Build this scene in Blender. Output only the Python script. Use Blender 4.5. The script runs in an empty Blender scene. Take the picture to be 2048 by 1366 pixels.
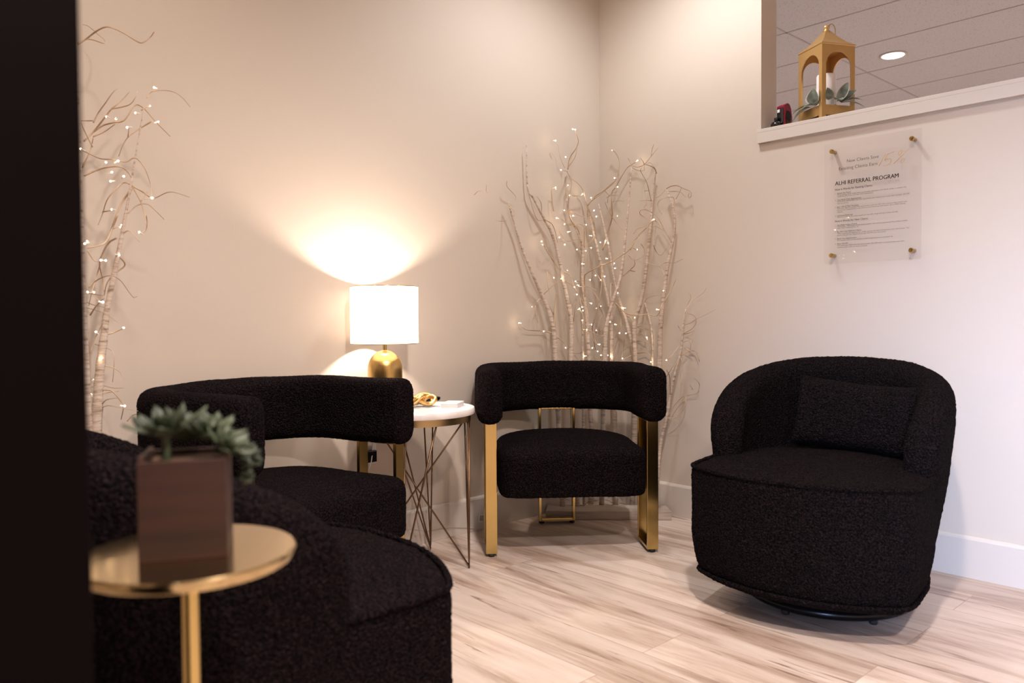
import bpy, bmesh, math, random
from mathutils import Vector, Matrix, Euler
from math import pi, sin, cos, radians, sqrt

random.seed(7)
S = bpy.context.scene
COL = S.collection

# ------------------------------------------------------------------ camera
CAM = Vector((-2.88364, -2.47194, 0.87))
F_PX = 1574.566
YAW, PITCH, ROLL = 0.82026957, 0.02846285, -0.00701748
FW = Vector((cos(YAW)*cos(PITCH), sin(YAW)*cos(PITCH), -sin(PITCH)))
RT0 = Vector((sin(YAW), -cos(YAW), 0))
UP0 = RT0.cross(FW)
RT = RT0*cos(ROLL) + UP0*sin(ROLL)
UP = -RT0*sin(ROLL) + UP0*cos(ROLL)
cam_data = bpy.data.cameras.new('camera')
cam_data.sensor_fit = 'HORIZONTAL'
cam_data.sensor_width = 36
cam_data.lens = 36*F_PX/2048
cam_data.clip_start = 0.02
cam_data.dof.use_dof = True
cam_data.dof.focus_distance = 2.95
cam_data.dof.aperture_fstop = 3.6
cam = bpy.data.objects.new('camera', cam_data)
M = Matrix((RT, UP, -FW)).transposed().to_4x4()
M.translation = CAM
cam.matrix_world = M
COL.objects.link(cam)
S.camera = cam

# ------------------------------------------------------------------ view, world, lights
S.view_settings.view_transform = 'Standard'
S.view_settings.look = 'None'
S.view_settings.gamma = 1
S.view_settings.exposure = 0.13
S.cycles.use_denoising = True
S.cycles.max_bounces = 8
S.cycles.diffuse_bounces = 5
S.cycles.glossy_bounces = 4
S.cycles.transmission_bounces = 6
S.cycles.caustics_reflective = False
S.cycles.caustics_refractive = False
S.cycles.sample_clamp_indirect = 4

W = bpy.data.worlds.new('world'); S.world = W; W.use_nodes = True
W.node_tree.nodes['Background'].inputs[0].default_value = (0.55, 0.60, 0.75, 1)
W.node_tree.nodes['Background'].inputs[1].default_value = 0.25

CEIL = 2.69
def spot(name, loc, energy, color, size=radians(150), blend=.7, r=.07):
    l = bpy.data.lights.new(name, 'SPOT'); l.energy = energy; l.color = color
    l.spot_size = size; l.spot_blend = blend; l.shadow_soft_size = r
    o = bpy.data.objects.new(name, l); o.location = loc; COL.objects.link(o); return o
WARM = (1.0, 0.80, 0.62)
ROOM_LIGHTS = [((-.58, -.72), 52, (.98, .98, 1.0)), ((-2.60, -.50), 30, (1, .87, .74)), ((-2.15, -2.1), 200, (1.0, .84, .77)), ((-2.7, -3.4), 255, (1, .84, .76))]  # corner downlight first; the rest are unseen fill spots added to brighten the walls
for (x, y), e, c_ in ROOM_LIGHTS:
    spot('downlight_and_fill', (x, y, CEIL-.045), e, c_)
NEXT_LIGHTS = [((2.844, -.242), 250), ((2.844, -2.9), 200), ((1.3, 1.2), 110), ((4.9, -.9), 200)]
for (x, y), e in NEXT_LIGHTS:
    spot('downlight_and_fill', (x, y, CEIL-.045), e, (1.0, .97, 1.0), radians(160))
def area(name, loc, target, sx, sy, energy, color):
    l = bpy.data.lights.new(name, 'AREA'); l.shape = 'RECTANGLE'; l.size = sx; l.size_y = sy
    l.energy = energy; l.color = color; l.spread = radians(30)
    o = bpy.data.objects.new(name, l); o.location = loc
    o.rotation_euler = (Vector(target)-Vector(loc)).to_track_quat('-Z', 'Y').to_euler()
    COL.objects.link(o); return o
# daylight through the glazed door in the far side wall, behind the photographer
area('daylight', (-5.38, -3.55, .95), (0, -2.1, .12), .9, 1.5, 25, (0.40, 0.60, 1.0))

# ------------------------------------------------------------------ materials
def mat(name, base=(.8,.8,.8), rough=.5, metal=0, **kw):
    m = bpy.data.materials.new(name); m.use_nodes = True
    b = m.node_tree.nodes['Principled BSDF']
    b.inputs['Base Color'].default_value = (*base, 1)
    b.inputs['Roughness'].default_value = rough
    b.inputs['Metallic'].default_value = metal
    for k, v in kw.items():
        b.inputs[k].default_value = v
    return m
def nodes(m): return m.node_tree.nodes, m.node_tree.links, m.node_tree.nodes['Principled BSDF']
def noise_bump(m, scale, strength, dist=.002, detail=3, stretch=None):
    N, L, b = nodes(m)
    tc = N.new('ShaderNodeTexCoord'); n = N.new('ShaderNodeTexNoise'); bp = N.new('ShaderNodeBump')
    n.inputs['Scale'].default_value = scale; n.inputs['Detail'].default_value = detail
    if stretch:
        mp = N.new('ShaderNodeMapping'); mp.inputs['Scale'].default_value = stretch
        L.new(tc.outputs['Object'], mp.inputs['Vector']); L.new(mp.outputs[0], n.inputs['Vector'])
    else:
        L.new(tc.outputs['Object'], n.inputs['Vector'])
    bp.inputs['Strength'].default_value = strength; bp.inputs['Distance'].default_value = dist
    L.new(n.outputs['Fac'], bp.inputs['Height']); L.new(bp.outputs[0], b.inputs['Normal'])
    return n
def noise_color(m, scale, c1, c2, p1=.35, p2=.65, detail=4, stretch=None, rough_=None):
    N, L, b = nodes(m)
    tc = N.new('ShaderNodeTexCoord'); mp = N.new('ShaderNodeMapping'); n = N.new('ShaderNodeTexNoise'); r = N.new('ShaderNodeValToRGB')
    if stretch: mp.inputs['Scale'].default_value = stretch
    n.inputs['Scale'].default_value = scale; n.inputs['Detail'].default_value = detail
    r.color_ramp.elements[0].position = p1; r.color_ramp.elements[0].color = (*c1, 1)
    r.color_ramp.elements[1].position = p2; r.color_ramp.elements[1].color = (*c2, 1)
    L.new(tc.outputs['Object'], mp.inputs['Vector']); L.new(mp.outputs[0], n.inputs['Vector'])
    L.new(n.outputs['Fac'], r.inputs['Fac']); L.new(r.outputs[0], b.inputs['Base Color'])
    return r

WALLC = (.58, .512, .44)
m_wall = mat('wall_paint', WALLC, .75); noise_bump(m_wall, 60, .12, .002, 4)
m_trim = mat('trim_paint', (.60, .55, .495), .4)
m_ceil_room = mat('ceiling_paint', (.76, .72, .68), .9)
m_dark = mat('dark_stained_wood', (.0028, .0018, .002), .5, 0, **{'Specular IOR Level': .03}); noise_bump(m_dark, 6, .2, .002, 4, (8, 8, .6))
# acoustic tile
m_tile = mat('acoustic_tile', (.5, .47, .45), .95)
def mk_tile():
    N, L, b = nodes(m_tile)
    tc = N.new('ShaderNodeTexCoord'); v = N.new('ShaderNodeTexNoise'); v.inputs['Scale'].default_value = 120; v.inputs['Detail'].default_value = 2
    r = N.new('ShaderNodeValToRGB'); r.color_ramp.elements[0].position = .30; r.color_ramp.elements[0].color = (.26, .24, .24, 1)
    r.color_ramp.elements[1].position = .40; r.color_ramp.elements[1].color = (.50, .475, .485, 1)
    L.new(tc.outputs['Object'], v.inputs['Vector']); L.new(v.outputs['Fac'], r.inputs['Fac']); L.new(r.outputs[0], b.inputs['Base Color'])
mk_tile()
m_grid = mat('ceiling_grid', (.40, .36, .35), .6)
# boucle
def boucle(name, c1, c2):
    m = mat(name, c1, .95)
    noise_color(m, 230, c1, c2, .40, .70, 2)
    N, L, b = nodes(m)
    tc = N.new('ShaderNodeTexCoord'); v = N.new('ShaderNodeTexVoronoi'); v.inputs['Scale'].default_value = 190
    bp = N.new('ShaderNodeBump'); bp.inputs['Strength'].default_value = 1; bp.inputs['Distance'].default_value = .006; bp.invert = True
    L.new(tc.outputs['Object'], v.inputs['Vector']); L.new(v.outputs['Distance'], bp.inputs['Height']); L.new(bp.outputs[0], b.inputs['Normal'])
    b.inputs['Sheen Weight'].default_value = .0
    b.inputs['Sheen Roughness'].default_value = .5
    b.inputs['Sheen Tint'].default_value = (.8, .6, .55, 1)
    b.inputs['Specular IOR Level'].default_value = .03
    return m
m_boucle = boucle('black_boucle', (.0024, .0021, .0028), (.0170, .0115, .0120))
m_brass = mat('polished_brass', (.56, .41, .16), .17, 1)
m_brushed = mat('brushed_brass', (.66, .45, .17), .30, 1, Anisotropic=.5)
m_gold = mat('gold_leaf', (.86, .58, .22), .28, 1); noise_bump(m_gold, 45, .25, .003)
m_antique = mat('antique_brass_wire', (.17, .105, .06), .32, 1)
m_ring = mat('antique_brass_band', (.42, .31, .16), .28, 1)
m_tabletop_gold = mat('satin_gold_top', (.50, .38, .20), .14, 1)
m_rubber = mat('black_rubber', (.01, .01, .01), .7)
m_blackmetal = mat('black_metal', (.012, .012, .014), .25, .6)
m_marble = mat('white_marble', (.82, .78, .77), .22)
noise_color(m_marble, 5, (.70, .66, .66), (.86, .83, .82), .42, .52, 8)
m_shade = bpy.data.materials.new('linen_shade'); m_shade.use_nodes = True
def mk_shade():
    N = m_shade.node_tree.nodes; L = m_shade.node_tree.links; N.clear()
    o = N.new('ShaderNodeOutputMaterial'); mx = N.new('ShaderNodeMixShader'); d = N.new('ShaderNodeBsdfDiffuse'); t = N.new('ShaderNodeBsdfTranslucent')
    d.inputs[0].default_value = (.86, .82, .78, 1); t.inputs[0].default_value = (.92, .86, .80, 1); mx.inputs[0].default_value = .45
    L.new(d.outputs[0], mx.inputs[1]); L.new(t.outputs[0], mx.inputs[2]); L.new(mx.outputs[0], o.inputs[0])
mk_shade()
def emis(name, col, st):
    m = mat(name, (.9, .85, .8), .4)
    b = m.node_tree.nodes['Principled BSDF']
    b.inputs['Emission Color'].default_value = (*col, 1); b.inputs['Emission Strength'].default_value = st
    return m
m_bulb = emis('lamp_bulb_glow', (1, .80, .60), 12)
m_fairy = emis('fairy_light_glow', (1, .86, .68), 9)
m_panel = emis('downlight_diffuser', (1, .92, .9), 9)
m_frost = mat('frosted_bulb_cap', (.8, .77, .7), .3)
m_black_gloss = mat('black_gloss', (.008, .008, .01), .12)
m_white_plastic = mat('white_plastic', (.75, .73, .72), .35)
m_birch = mat('white_birch_bark', (.7, .6, .52), .85)
def mk_birch():
    N, L, b = nodes(m_birch)
    tc = N.new('ShaderNodeTexCoord'); mp = N.new('ShaderNodeMapping'); mp.inputs['Scale'].default_value = (12, 12, 70)
    n = N.new('ShaderNodeTexNoise'); n.inputs['Scale'].default_value = 1.6; n.inputs['Detail'].default_value = 5; n.inputs['Roughness'].default_value = .7
    r = N.new('ShaderNodeValToRGB'); e = r.color_ramp.elements
    e[0].position = .33; e[0].color = (.26, .19, .14, 1); e[1].position = .48; e[1].color = (.56, .46, .38, 1)
    x = e.new(.65); x.color = (.70, .61, .53, 1)
    L.new(tc.outputs['Object'], mp.inputs['Vector']); L.new(mp.outputs[0], n.inputs['Vector']); L.new(n.outputs['Fac'], r.inputs['Fac']); L.new(r.outputs[0], b.inputs['Base Color'])
    bp = N.new('ShaderNodeBump'); bp.inputs['Strength'].default_value = .5; bp.inputs['Distance'].default_value = .002
    L.new(n.outputs['Fac'], bp.inputs['Height']); L.new(bp.outputs[0], b.inputs['Normal'])
mk_birch()
m_twig = mat('pale_twig', (.52, .38, .26), .75)
noise_color(m_twig, 9, (.34, .23, .14), (.60, .46, .33), .35, .6, 2)
m_whitewood = mat('whitewashed_wood', (.66, .58, .52), .7)
noise_color(m_whitewood, 4, (.40, .32, .27), (.60, .53, .47), .30, .60, 4, (1.5, 1.5, 16))
m_cedar = mat('cedar_wood', (.3, .13, .07), .6)
noise_color(m_cedar, 5, (.020, .0062, .0036), (.043, .0140, .0078), .35, .65, 5, (1.2, 1.2, 12))
m_cedar_edge = mat('cedar_end_grain', (.42, .22, .13), .6)
m_soil = mat('pebble_soil', (.16, .1, .06), .9); noise_bump(m_soil, 60, .8, .01)
m_succ = mat('succulent_leaf', (.035, .085, .045), .5, 0)
noise_color(m_succ, 20, (.017, .030, .015), (.062, .084, .044), .35, .7, 2)
m_sage = mat('sage_leaf', (.2, .26, .2), .7)
noise_color(m_sage, 30, (.20, .235, .19), (.42, .45, .38), .35, .65, 3)
m_sage_edge = mat('sage_leaf_edge', (.62, .62, .55), .7)
m_lantern = mat('gold_lantern_metal', (.68, .44, .18), .38, .75); noise_bump(m_lantern, 14, .1, .002)
m_lantern_in = mat('bronze_inside', (.2, .11, .06), .5, .6)
m_candle = mat('ivory_wax', (.83, .76, .72), .5, 0)
m_red = mat('dark_red_card', (.22, .004, .022), .4)
m_ink = mat('dark_ink', (.03, .022, .02), .6)
m_goldink = mat('gold_ink', (.62, .36, .08), .35, .4)
m_acrylic = mat('clear_acrylic', (.97, .97, .97), .04, 0)
def mk_acr():
    N, L, b = nodes(m_acrylic)
    t = N.new('ShaderNodeBsdfTransparent'); t.inputs[0].default_value = (.995, .99, .99, 1)
    g = N.new('ShaderNodeBsdfGlossy'); g.inputs['Roughness'].default_value = .015
    lw = N.new('ShaderNodeLayerWeight'); lw.inputs[0].default_value = .5
    pw = N.new('ShaderNodeMath'); pw.operation = 'POWER'; pw.inputs[1].default_value = 5; L.new(lw.outputs['Facing'], pw.inputs[0])
    fr = N.new('ShaderNodeMath'); fr.operation = 'MULTIPLY_ADD'; fr.inputs[1].default_value = .9; fr.inputs[2].default_value = .03
    L.new(pw.outputs[0], fr.inputs[0]); mx = N.new('ShaderNodeMixShader')
    L.new(fr.outputs[0], mx.inputs[0]); L.new(t.outputs[0], mx.inputs[1]); L.new(g.outputs[0], mx.inputs[2])
    L.new(mx.outputs[0], N['Material Output'].inputs[0])
mk_acr()
m_cord = mat('clear_cord', (.6, .52, .45), .3)
m_buttonr = mat('red_button', (.5, .05, .02), .5)
m_buttonw = mat('pale_button', (.6, .6, .6), .5)
# floor
m_floor = mat('plank_floor', (.5, .4, .35), .38)
def mk_floor():
    N, L, b = nodes(m_floor)
    tc = N.new('ShaderNodeTexCoord')
    sp = N.new('ShaderNodeSeparateXYZ'); cb = N.new('ShaderNodeCombineXYZ')
    L.new(tc.outputs['Object'], sp.inputs[0]); L.new(sp.outputs[1], cb.inputs[0]); L.new(sp.outputs[0], cb.inputs[1])
    br = N.new('ShaderNodeTexBrick'); br.offset = .37; br.offset_frequency = 2
    br.inputs['Scale'].default_value = 1; br.inputs['Brick Width'].default_value = 1.22; br.inputs['Row Height'].default_value = .18
    br.inputs['Mortar Size'].default_value = .0012; br.inputs['Mortar Smooth'].default_value = .4; br.inputs['Bias'].default_value = 0
    br.inputs['Color1'].default_value = (0, 0, 0, 1); br.inputs['Color2'].default_value = (1, 1, 1, 1); br.inputs['Mortar'].default_value = (.5, .5, .5, 1)
    L.new(cb.outputs[0], br.inputs['Vector'])
    # per-plank shift of the grain
    mul = N.new('ShaderNodeVectorMath'); mul.operation = 'MULTIPLY'; mul.inputs[1].default_value = (7.3, 3.1, 5.0)
    L.new(br.outputs['Color'], mul.inputs[0])
    add = N.new('ShaderNodeVectorMath'); add.operation = 'ADD'; L.new(cb.outputs[0], add.inputs[0]); L.new(mul.outputs[0], add.inputs[1])
    mp = N.new('ShaderNodeMapping'); mp.inputs['Scale'].default_value = (1.1, 9, 1); L.new(add.outputs[0], mp.inputs['Vector'])
    n1 = N.new('ShaderNodeTexNoise'); n1.inputs['Scale'].default_value = 1.5; n1.inputs['Detail'].default_value = 6; n1.inputs['Roughness'].default_value = .62; n1.inputs['Distortion'].default_value = .5
    L.new(mp.outputs[0], n1.inputs['Vector'])
    r1 = N.new('ShaderNodeValToRGB'); e = r1.color_ramp.elements
    e[0].position = .30; e[0].color = (.33, .235, .18, 1); e[1].position = .52; e[1].color = (.68, .58, .51, 1)
    x = e.new(.41); x.color = (.52, .41, .34, 1); x = e.new(.68); x.color = (.76, .67, .60, 1)
    L.new(n1.outputs['Fac'], r1.inputs['Fac'])
    # thin dark wisps along the grain
    mp2 = N.new('ShaderNodeMapping'); mp2.inputs['Scale'].default_value = (1.6, 26, 1); L.new(add.outputs[0], mp2.inputs['Vector'])
    n2 = N.new('ShaderNodeTexNoise'); n2.inputs['Scale'].default_value = 1.7; n2.inputs['Detail'].default_value = 4; n2.inputs['Distortion'].default_value = 1.2
    L.new(mp2.outputs[0], n2.inputs['Vector'])
    r2 = N.new('ShaderNodeValToRGB'); e = r2.color_ramp.elements
    e[0].position = .29; e[0].color = (.30, .23, .20, 1); e[1].position = .37; e[1].color = (1, 1, 1, 1)
    L.new(n2.outputs['Fac'], r2.inputs['Fac'])
    m1 = N.new('ShaderNodeMix'); m1.data_type = 'RGBA'; m1.blend_type = 'MULTIPLY'; m1.inputs[0].default_value = .85
    L.new(r1.outputs[0], m1.inputs[6]); L.new(r2.outputs[0], m1.inputs[7])
    # plank to plank tone
    r3 = N.new('ShaderNodeValToRGB'); r3.color_ramp.elements[0].color = (.86, .84, .83, 1); r3.color_ramp.elements[1].color = (1.06, 1.05, 1.05, 1)
    L.new(br.outputs['Color'], r3.inputs['Fac'])
    m2 = N.new('ShaderNodeMix'); m2.data_type = 'RGBA'; m2.blend_type = 'MULTIPLY'; m2.inputs[0].default_value = 1
    L.new(m1.outputs[2], m2.inputs[6]); L.new(r3.outputs[0], m2.inputs[7])
    m3 = N.new('ShaderNodeMix'); m3.data_type = 'RGBA'; m3.blend_type = 'MIX'; m3.inputs[7].default_value = (.24, .16, .12, 1)
    ml = N.new('ShaderNodeMath'); ml.operation = 'MULTIPLY'; ml.inputs[1].default_value = .55
    L.new(br.outputs['Fac'], ml.inputs[0]); L.new(ml.outputs[0], m3.inputs[0]); L.new(m2.outputs[2], m3.inputs[6])
    L.new(m3.outputs[2], b.inputs['Base Color'])
    bp = N.new('ShaderNodeBump'); bp.inputs['Strength'].default_value = .12; bp.inputs['Distance'].default_value = .001
    L.new(n2.outputs['Fac'], bp.inputs['Height']); L.new(bp.outputs[0], b.inputs['Normal'])
mk_floor()

# ------------------------------------------------------------------ mesh helpers
def obj(name, bm, m, parent=None, smooth=False, autosmooth=None):
    me = bpy.data.meshes.new(name)
    bmesh.ops.recalc_face_normals(bm, faces=bm.faces[:])
    bm.to_mesh(me); bm.free()
    for x in (m if isinstance(m, (list, tuple)) else [m]): me.materials.append(x)
    if smooth:
        for p in me.polygons: p.use_smooth = True
    if autosmooth:
        me.set_sharp_from_angle(angle=radians(autosmooth))
    o = bpy.data.objects.new(name, me); COL.objects.link(o)
    if parent: o.parent = parent
    return o
def thing(name, label, cat, loc=(0,0,0), rz=0, group=None):
    o = bpy.data.objects.new(name, None); o.empty_display_size = .05; COL.objects.link(o)
    o.location = loc; o.rotation_euler = (0, 0, rz); o['label'] = label; o['category'] = cat
    if group: o['group'] = group
    return o
def tag(o, label, cat, group=None):
    o['label'] = label; o['category'] = cat
    if group: o['group'] = group
    return o
def struct(name, bm, m, **k):
    o = obj(name, bm, m, **k); o['kind'] = 'structure'; return o
def bx(bm, x0, x1, y0, y1, z0, z1, bev=0, mi=0, mtx=None):
    vs = [bm.verts.new((x, y, z)) for x in (x0, x1) for y in (y0, y1) for z in (z0, z1)]
    if mtx:
        for v in vs: v.co = mtx @ v.co
    fs = [bm.faces.new([vs[i] for i in f]) for f in ((0,1,3,2),(4,6,7,5),(0,4,5,1),(2,3,7,6),(0,2,6,4),(1,5,7,3))]
    for f in fs: f.material_index = mi
    if bev:
        es = list({e for f in fs for e in f.edges})
        bmesh.ops.bevel(bm, geom=es, offset=bev, segments=2, affect='EDGES', profile=.6)
def box(*a, **k):
    bm = bmesh.new(); bx(bm, *a, **k); return bm
def loft(bm, rings, closed_ring=True, cap0=True, cap1=True, closed_path=False, mi=0):
    R = [[bm.verts.new(p) for p in r] for r in rings]
    n = len(R[0])
    for i in range(len(R) if closed_path else len(R)-1):
        a, b = R[i], R[(i+1) % len(R)]
        for j in range(n if closed_ring else n-1):
            k = (j+1) % n
            f = bm.faces.new((a[j], a[k], b[k], b[j])); f.material_index = mi
    if cap0 and not closed_path: bm.faces.new(R[0]).material_index = mi
    if cap1 and not closed_path: bm.faces.new(R[-1]).material_index = mi
    return R
def lathe(bm, prof, seg=40, center=(0,0), mi=0, cap0=True, cap1=True):
    rings = []
    for r, z in prof:
        r = max(r, 1e-4)
        rings.append([(center[0]+r*cos(2*pi*k/seg), center[1]+r*sin(2*pi*k/seg), z) for k in range(seg)])
    loft(bm, rings, True, cap0, cap1, mi=mi)
def tube(bm, pts, rad, seg=8, closed=False, mi=0, caps=True):
    pts = [Vector(p) for p in pts]; n = len(pts)
    rads = rad if isinstance(rad, (list, tuple)) else [rad]*n
    def tan(i):
        if closed: return (pts[(i+1) % n]-pts[(i-1) % n]).normalized()
        return (pts[min(i+1, n-1)]-pts[max(i-1, 0)]).normalized()
    t = tan(0); a = t.orthogonal().normalized(); rings = []
    for i in range(n):
        t = tan(i); a = (a - t*a.dot(t)).normalized(); b = t.cross(a)
        rings.append([pts[i]+(a*cos(2*pi*k/seg)+b*sin(2*pi*k/seg))*rads[i] for k in range(seg)])
    loft(bm, rings, True, caps, caps, closed, mi)
def catmull(pts, per=6):
    pts = [Vector(p) for p in pts]
    if len(pts) < 3:
        return [pts[0].lerp(pts[-1], i/per) for i in range(per+1)]
    P = [pts[0]*2-pts[1]] + pts + [pts[-1]*2-pts[-2]]
    out = []
    for i in range(1, len(P)-2):
        p0, p1, p2, p3 = P[i-1:i+3]
        for k in range(per):
            t = k/per
            out.append(.5*((2*p1)+(-p0+p2)*t+(2*p0-5*p1+4*p2-p3)*t*t+(-p0+3*p1-3*p2+p3)*t**3))
    out.append(pts[-1]); return out
def rrect(w, h, r, n=5):
    """closed rounded-rectangle loop, centred, list of (u, v)"""
    out = []
    for cx, cy, a0 in ((w/2-r, h/2-r, 0), (-w/2+r, h/2-r, 90), (-w/2+r, -h/2+r, 180), (w/2-r, -h/2+r, 270)):
        for k in range(n+1):
            a = radians(a0+90*k/n); out.append((cx+r*cos(a), cy+r*sin(a)))
    return out
def resample(pts, step, closed=False):
    P = [Vector(p) for p in pts] + ([Vector(pts[0])] if closed else [])
    d = [0]
    for i in range(1, len(P)): d.append(d[-1]+(P[i]-P[i-1]).length)
    n = max(2, int(round(d[-1]/step))); out = []; j = 0
    for k in range(n+(0 if closed else 1)):
        s = d[-1]*k/n
        while j < len(d)-2 and d[j+1] < s: j += 1
        t = (s-d[j])/max(1e-9, d[j+1]-d[j]); out.append(P[j].lerp(P[j+1], t))
    return out
tex_b = bpy.data.textures.new('boucle_loops', 'CLOUDS'); tex_b.noise_scale = .0075; tex_b.noise_depth = 1
tex_l = bpy.data.textures.new('soft_dents', 'CLOUDS'); tex_l.noise_scale = .16; tex_l.noise_depth = 1
def fuzz(o, strength=.005, sub=1, dents=.006):
    if sub:
        s = o.modifiers.new('sub', 'SUBSURF'); s.levels = sub; s.render_levels = sub
    if dents:
        d = o.modifiers.new('dents', 'DISPLACE'); d.texture = tex_l; d.strength = dents; d.mid_level = .5; d.texture_coords = 'LOCAL'
    d = o.modifiers.new('loops', 'DISPLACE'); d.texture = tex_b; d.strength = strength; d.mid_level = .5; d.texture_coords = 'LOCAL'
    return o
def pad(bm, outline, levels, crown=0, closed_bottom=True):
    """outline: closed list of (x, y); levels: (z, inset) bottom to top; crown: extra height at the centre of the top."""
    c = Vector((sum(p[0] for p in outline)/len(outline), sum(p[1] for p in outline)/len(outline)))
    n = len(outline); O = [Vector((p[0], p[1])) for p in outline]
    N = []
    for i in range(n):
        t = (O[(i+1) % n]-O[i-1]).normalized(); nn = Vector((t.y, -t.x))
        if nn.dot(O[i]-c) < 0: nn = -nn
        N.append(nn)
    rings = []
    for z, ins in levels: rings.append([(O[i].x-N[i].x*ins, O[i].y-N[i].y*ins, z) for i in range(n)])
    zt = levels[-1][0]; last = [Vector((p[0], p[1])) for p in rings[-1]]
    for f in (.93, .84, .72, .58, .42, .26, .12, .03):
        rings.append([(c.x+(p.x-c.x)*f, c.y+(p.y-c.y)*f, zt+crown*(1-f**2.2)) for p in last])
    zb = levels[0][0]; first = [Vector((p[0], p[1])) for p in rings[0]]
    bot = []
    for f in (.03, .2, .4, .6, .8, .93):
        bot.append([(c.x+(p.x-c.x)*f, c.y+(p.y-c.y)*f, zb) for p in first])
    loft(bm, bot+rings)

# ------------------------------------------------------------------ room
X0, Y0 = -5.4, -4.6
struct('floor', box(X0, 7.0, Y0, .1, -.05, 0), m_floor)
struct('wall_back', box(X0, .0, 0, .1, 0, CEIL), m_wall)
bm = bmesh.new()                                   # right-hand wall: full height by the corner, half height beyond the opening
prof = [(0.1, 0), (-4.6, 0), (-4.6, 1.56), (-.833, 1.56), (-.843, 1.6), (-.843, CEIL), (0.1, CEIL)]
f = [[bm.verts.new((x, y, z)) for y, z in prof] for x in (0, .12)]
bm.faces.new(f[0]); bm.faces.new(f[1])
for i in range(len(prof)):
    j = (i+1) % len(prof); bm.faces.new((f[0][i], f[0][j], f[1][j], f[1][i]))
struct('wall_right', bm, m_wall)
struct('wall_left', box(X0-.1, X0, Y0, .1, 0, CEIL), m_wall)
struct('wall_front', box(X0, 7.0, Y0-.1, Y0, 0, CEIL), m_wall)
struct('wall_far', box(7.0, 7.1, Y0, 3.1, 0, CEIL), m_wall)
struct('wall_beyond', box(.12, 7.0, 3.0, 3.1, 0, CEIL), m_wall)
struct('floor_beyond', box(.12, 7.0, .1, 3.1, -.05, 0), m_floor)
struct('ceiling', box(X0, .0, Y0, .1, CEIL, CEIL+.05), m_ceil_room)
bm = bmesh.new(); bx(bm, .0, 7.0, Y0, 3.1, CEIL, CEIL+.05, mi=0)
struct('ceiling_beyond', bm, m_tile)
bm = bmesh.new()                                   # T-bar grid of the suspended ceiling
for k in range(-3, 9):
    x = 1.885+.61*k
    if x > .14: bx(bm, x-.006, x+.006, Y0, 3.0, CEIL-.003, CEIL)
for k in range(-4, 3):
    y = .045+1.22*k
    if Y0 < y < 3: bx(bm, .14, 6.99, y-.006, y+.006, CEIL-.003, CEIL-.0005)
struct('trim_1', bm, m_grid)
def baseboard(name, axis, a, b, off, side):
    bm = bmesh.new(); t = .014
    prof = [(0, .0005), (t, .0005), (t, .128), (t*.75, .134), (t*.35, .1385), (0, .1385)]
    rings = []
    for s in (a, b):
        rings.append([((s, off-side*p, z) if axis == 'x' else (off-side*p, s, z)) for p, z in prof])
    loft(bm, rings); struct(name, bm, m_trim)
baseboard('baseboard_back', 'x', X0+.01, -.0005, 0, 1)
baseboard('baseboard_right', 'y', -4.59, -.015, 0, 1)
# capped sill of the half wall with its flat apron
bm = bmesh.new()
bx(bm, -.018, .172, -4.55, -.834, 1.6015, 1.6155, bev=.0012)
bx(bm, -.0175, -.0005, -4.55, -.8345, 1.561, 1.602, bev=.001)
struct('trim_2', bm, m_trim)
# dark stained door standing open beside the camera
D0 = CAM + FW*.56 + RT*(.56*(159-1024)/F_PX)
bm = bmesh.new()
dx = D0.x
bx(bm, dx-.82, dx, D0.y-.02, D0.y+.02, .004, 2.2, bev=.003)
bx(bm, dx-.70, dx-.12, D0.y-.026, D0.y-.018, .25, .95, bev=.004)
bx(bm, dx-.70, dx-.12, D0.y-.026, D0.y-.018, 1.1, 2.05, bev=.004)
struct('door_1', bm, m_dark)
# glazed entrance door far behind the camera
bm = bmesh.new(); yy0, yy1 = -4.05, -3.05
for a in ((yy0, yy0+.06, .0, 2.15), (yy1-.06, yy1, 0, 2.15), (yy0, yy1, 2.07, 2.15), (yy0, yy1, .0, .12)):
    bx(bm, X0+.001, X0+.03, a[0], a[1], a[2]+.001, a[3])
struct('door_2', bm, m_dark)

def downlight(x, y, label, group=None):
    t = thing('downlight', label, 'ceiling light', (x, y, CEIL), 0, group)
    bm = bmesh.new(); lathe(bm, [(.074, -.001), (.088, -.001), (.09, -.006), (.074, -.008), (.070, -.004)], 40, cap0=False, cap1=False); obj('trim_ring', bm, m_trim, t, True)
    bm = bmesh.new(); lathe(bm, [(.0, -.0055), (.072, -.0055), (.072, -.001), (0, -.001)], 40); obj('diffuser', bm, m_panel, t)
    return t
downlight(2.844, -.242, 'round recessed ceiling light glowing white above the gold lantern')

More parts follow.
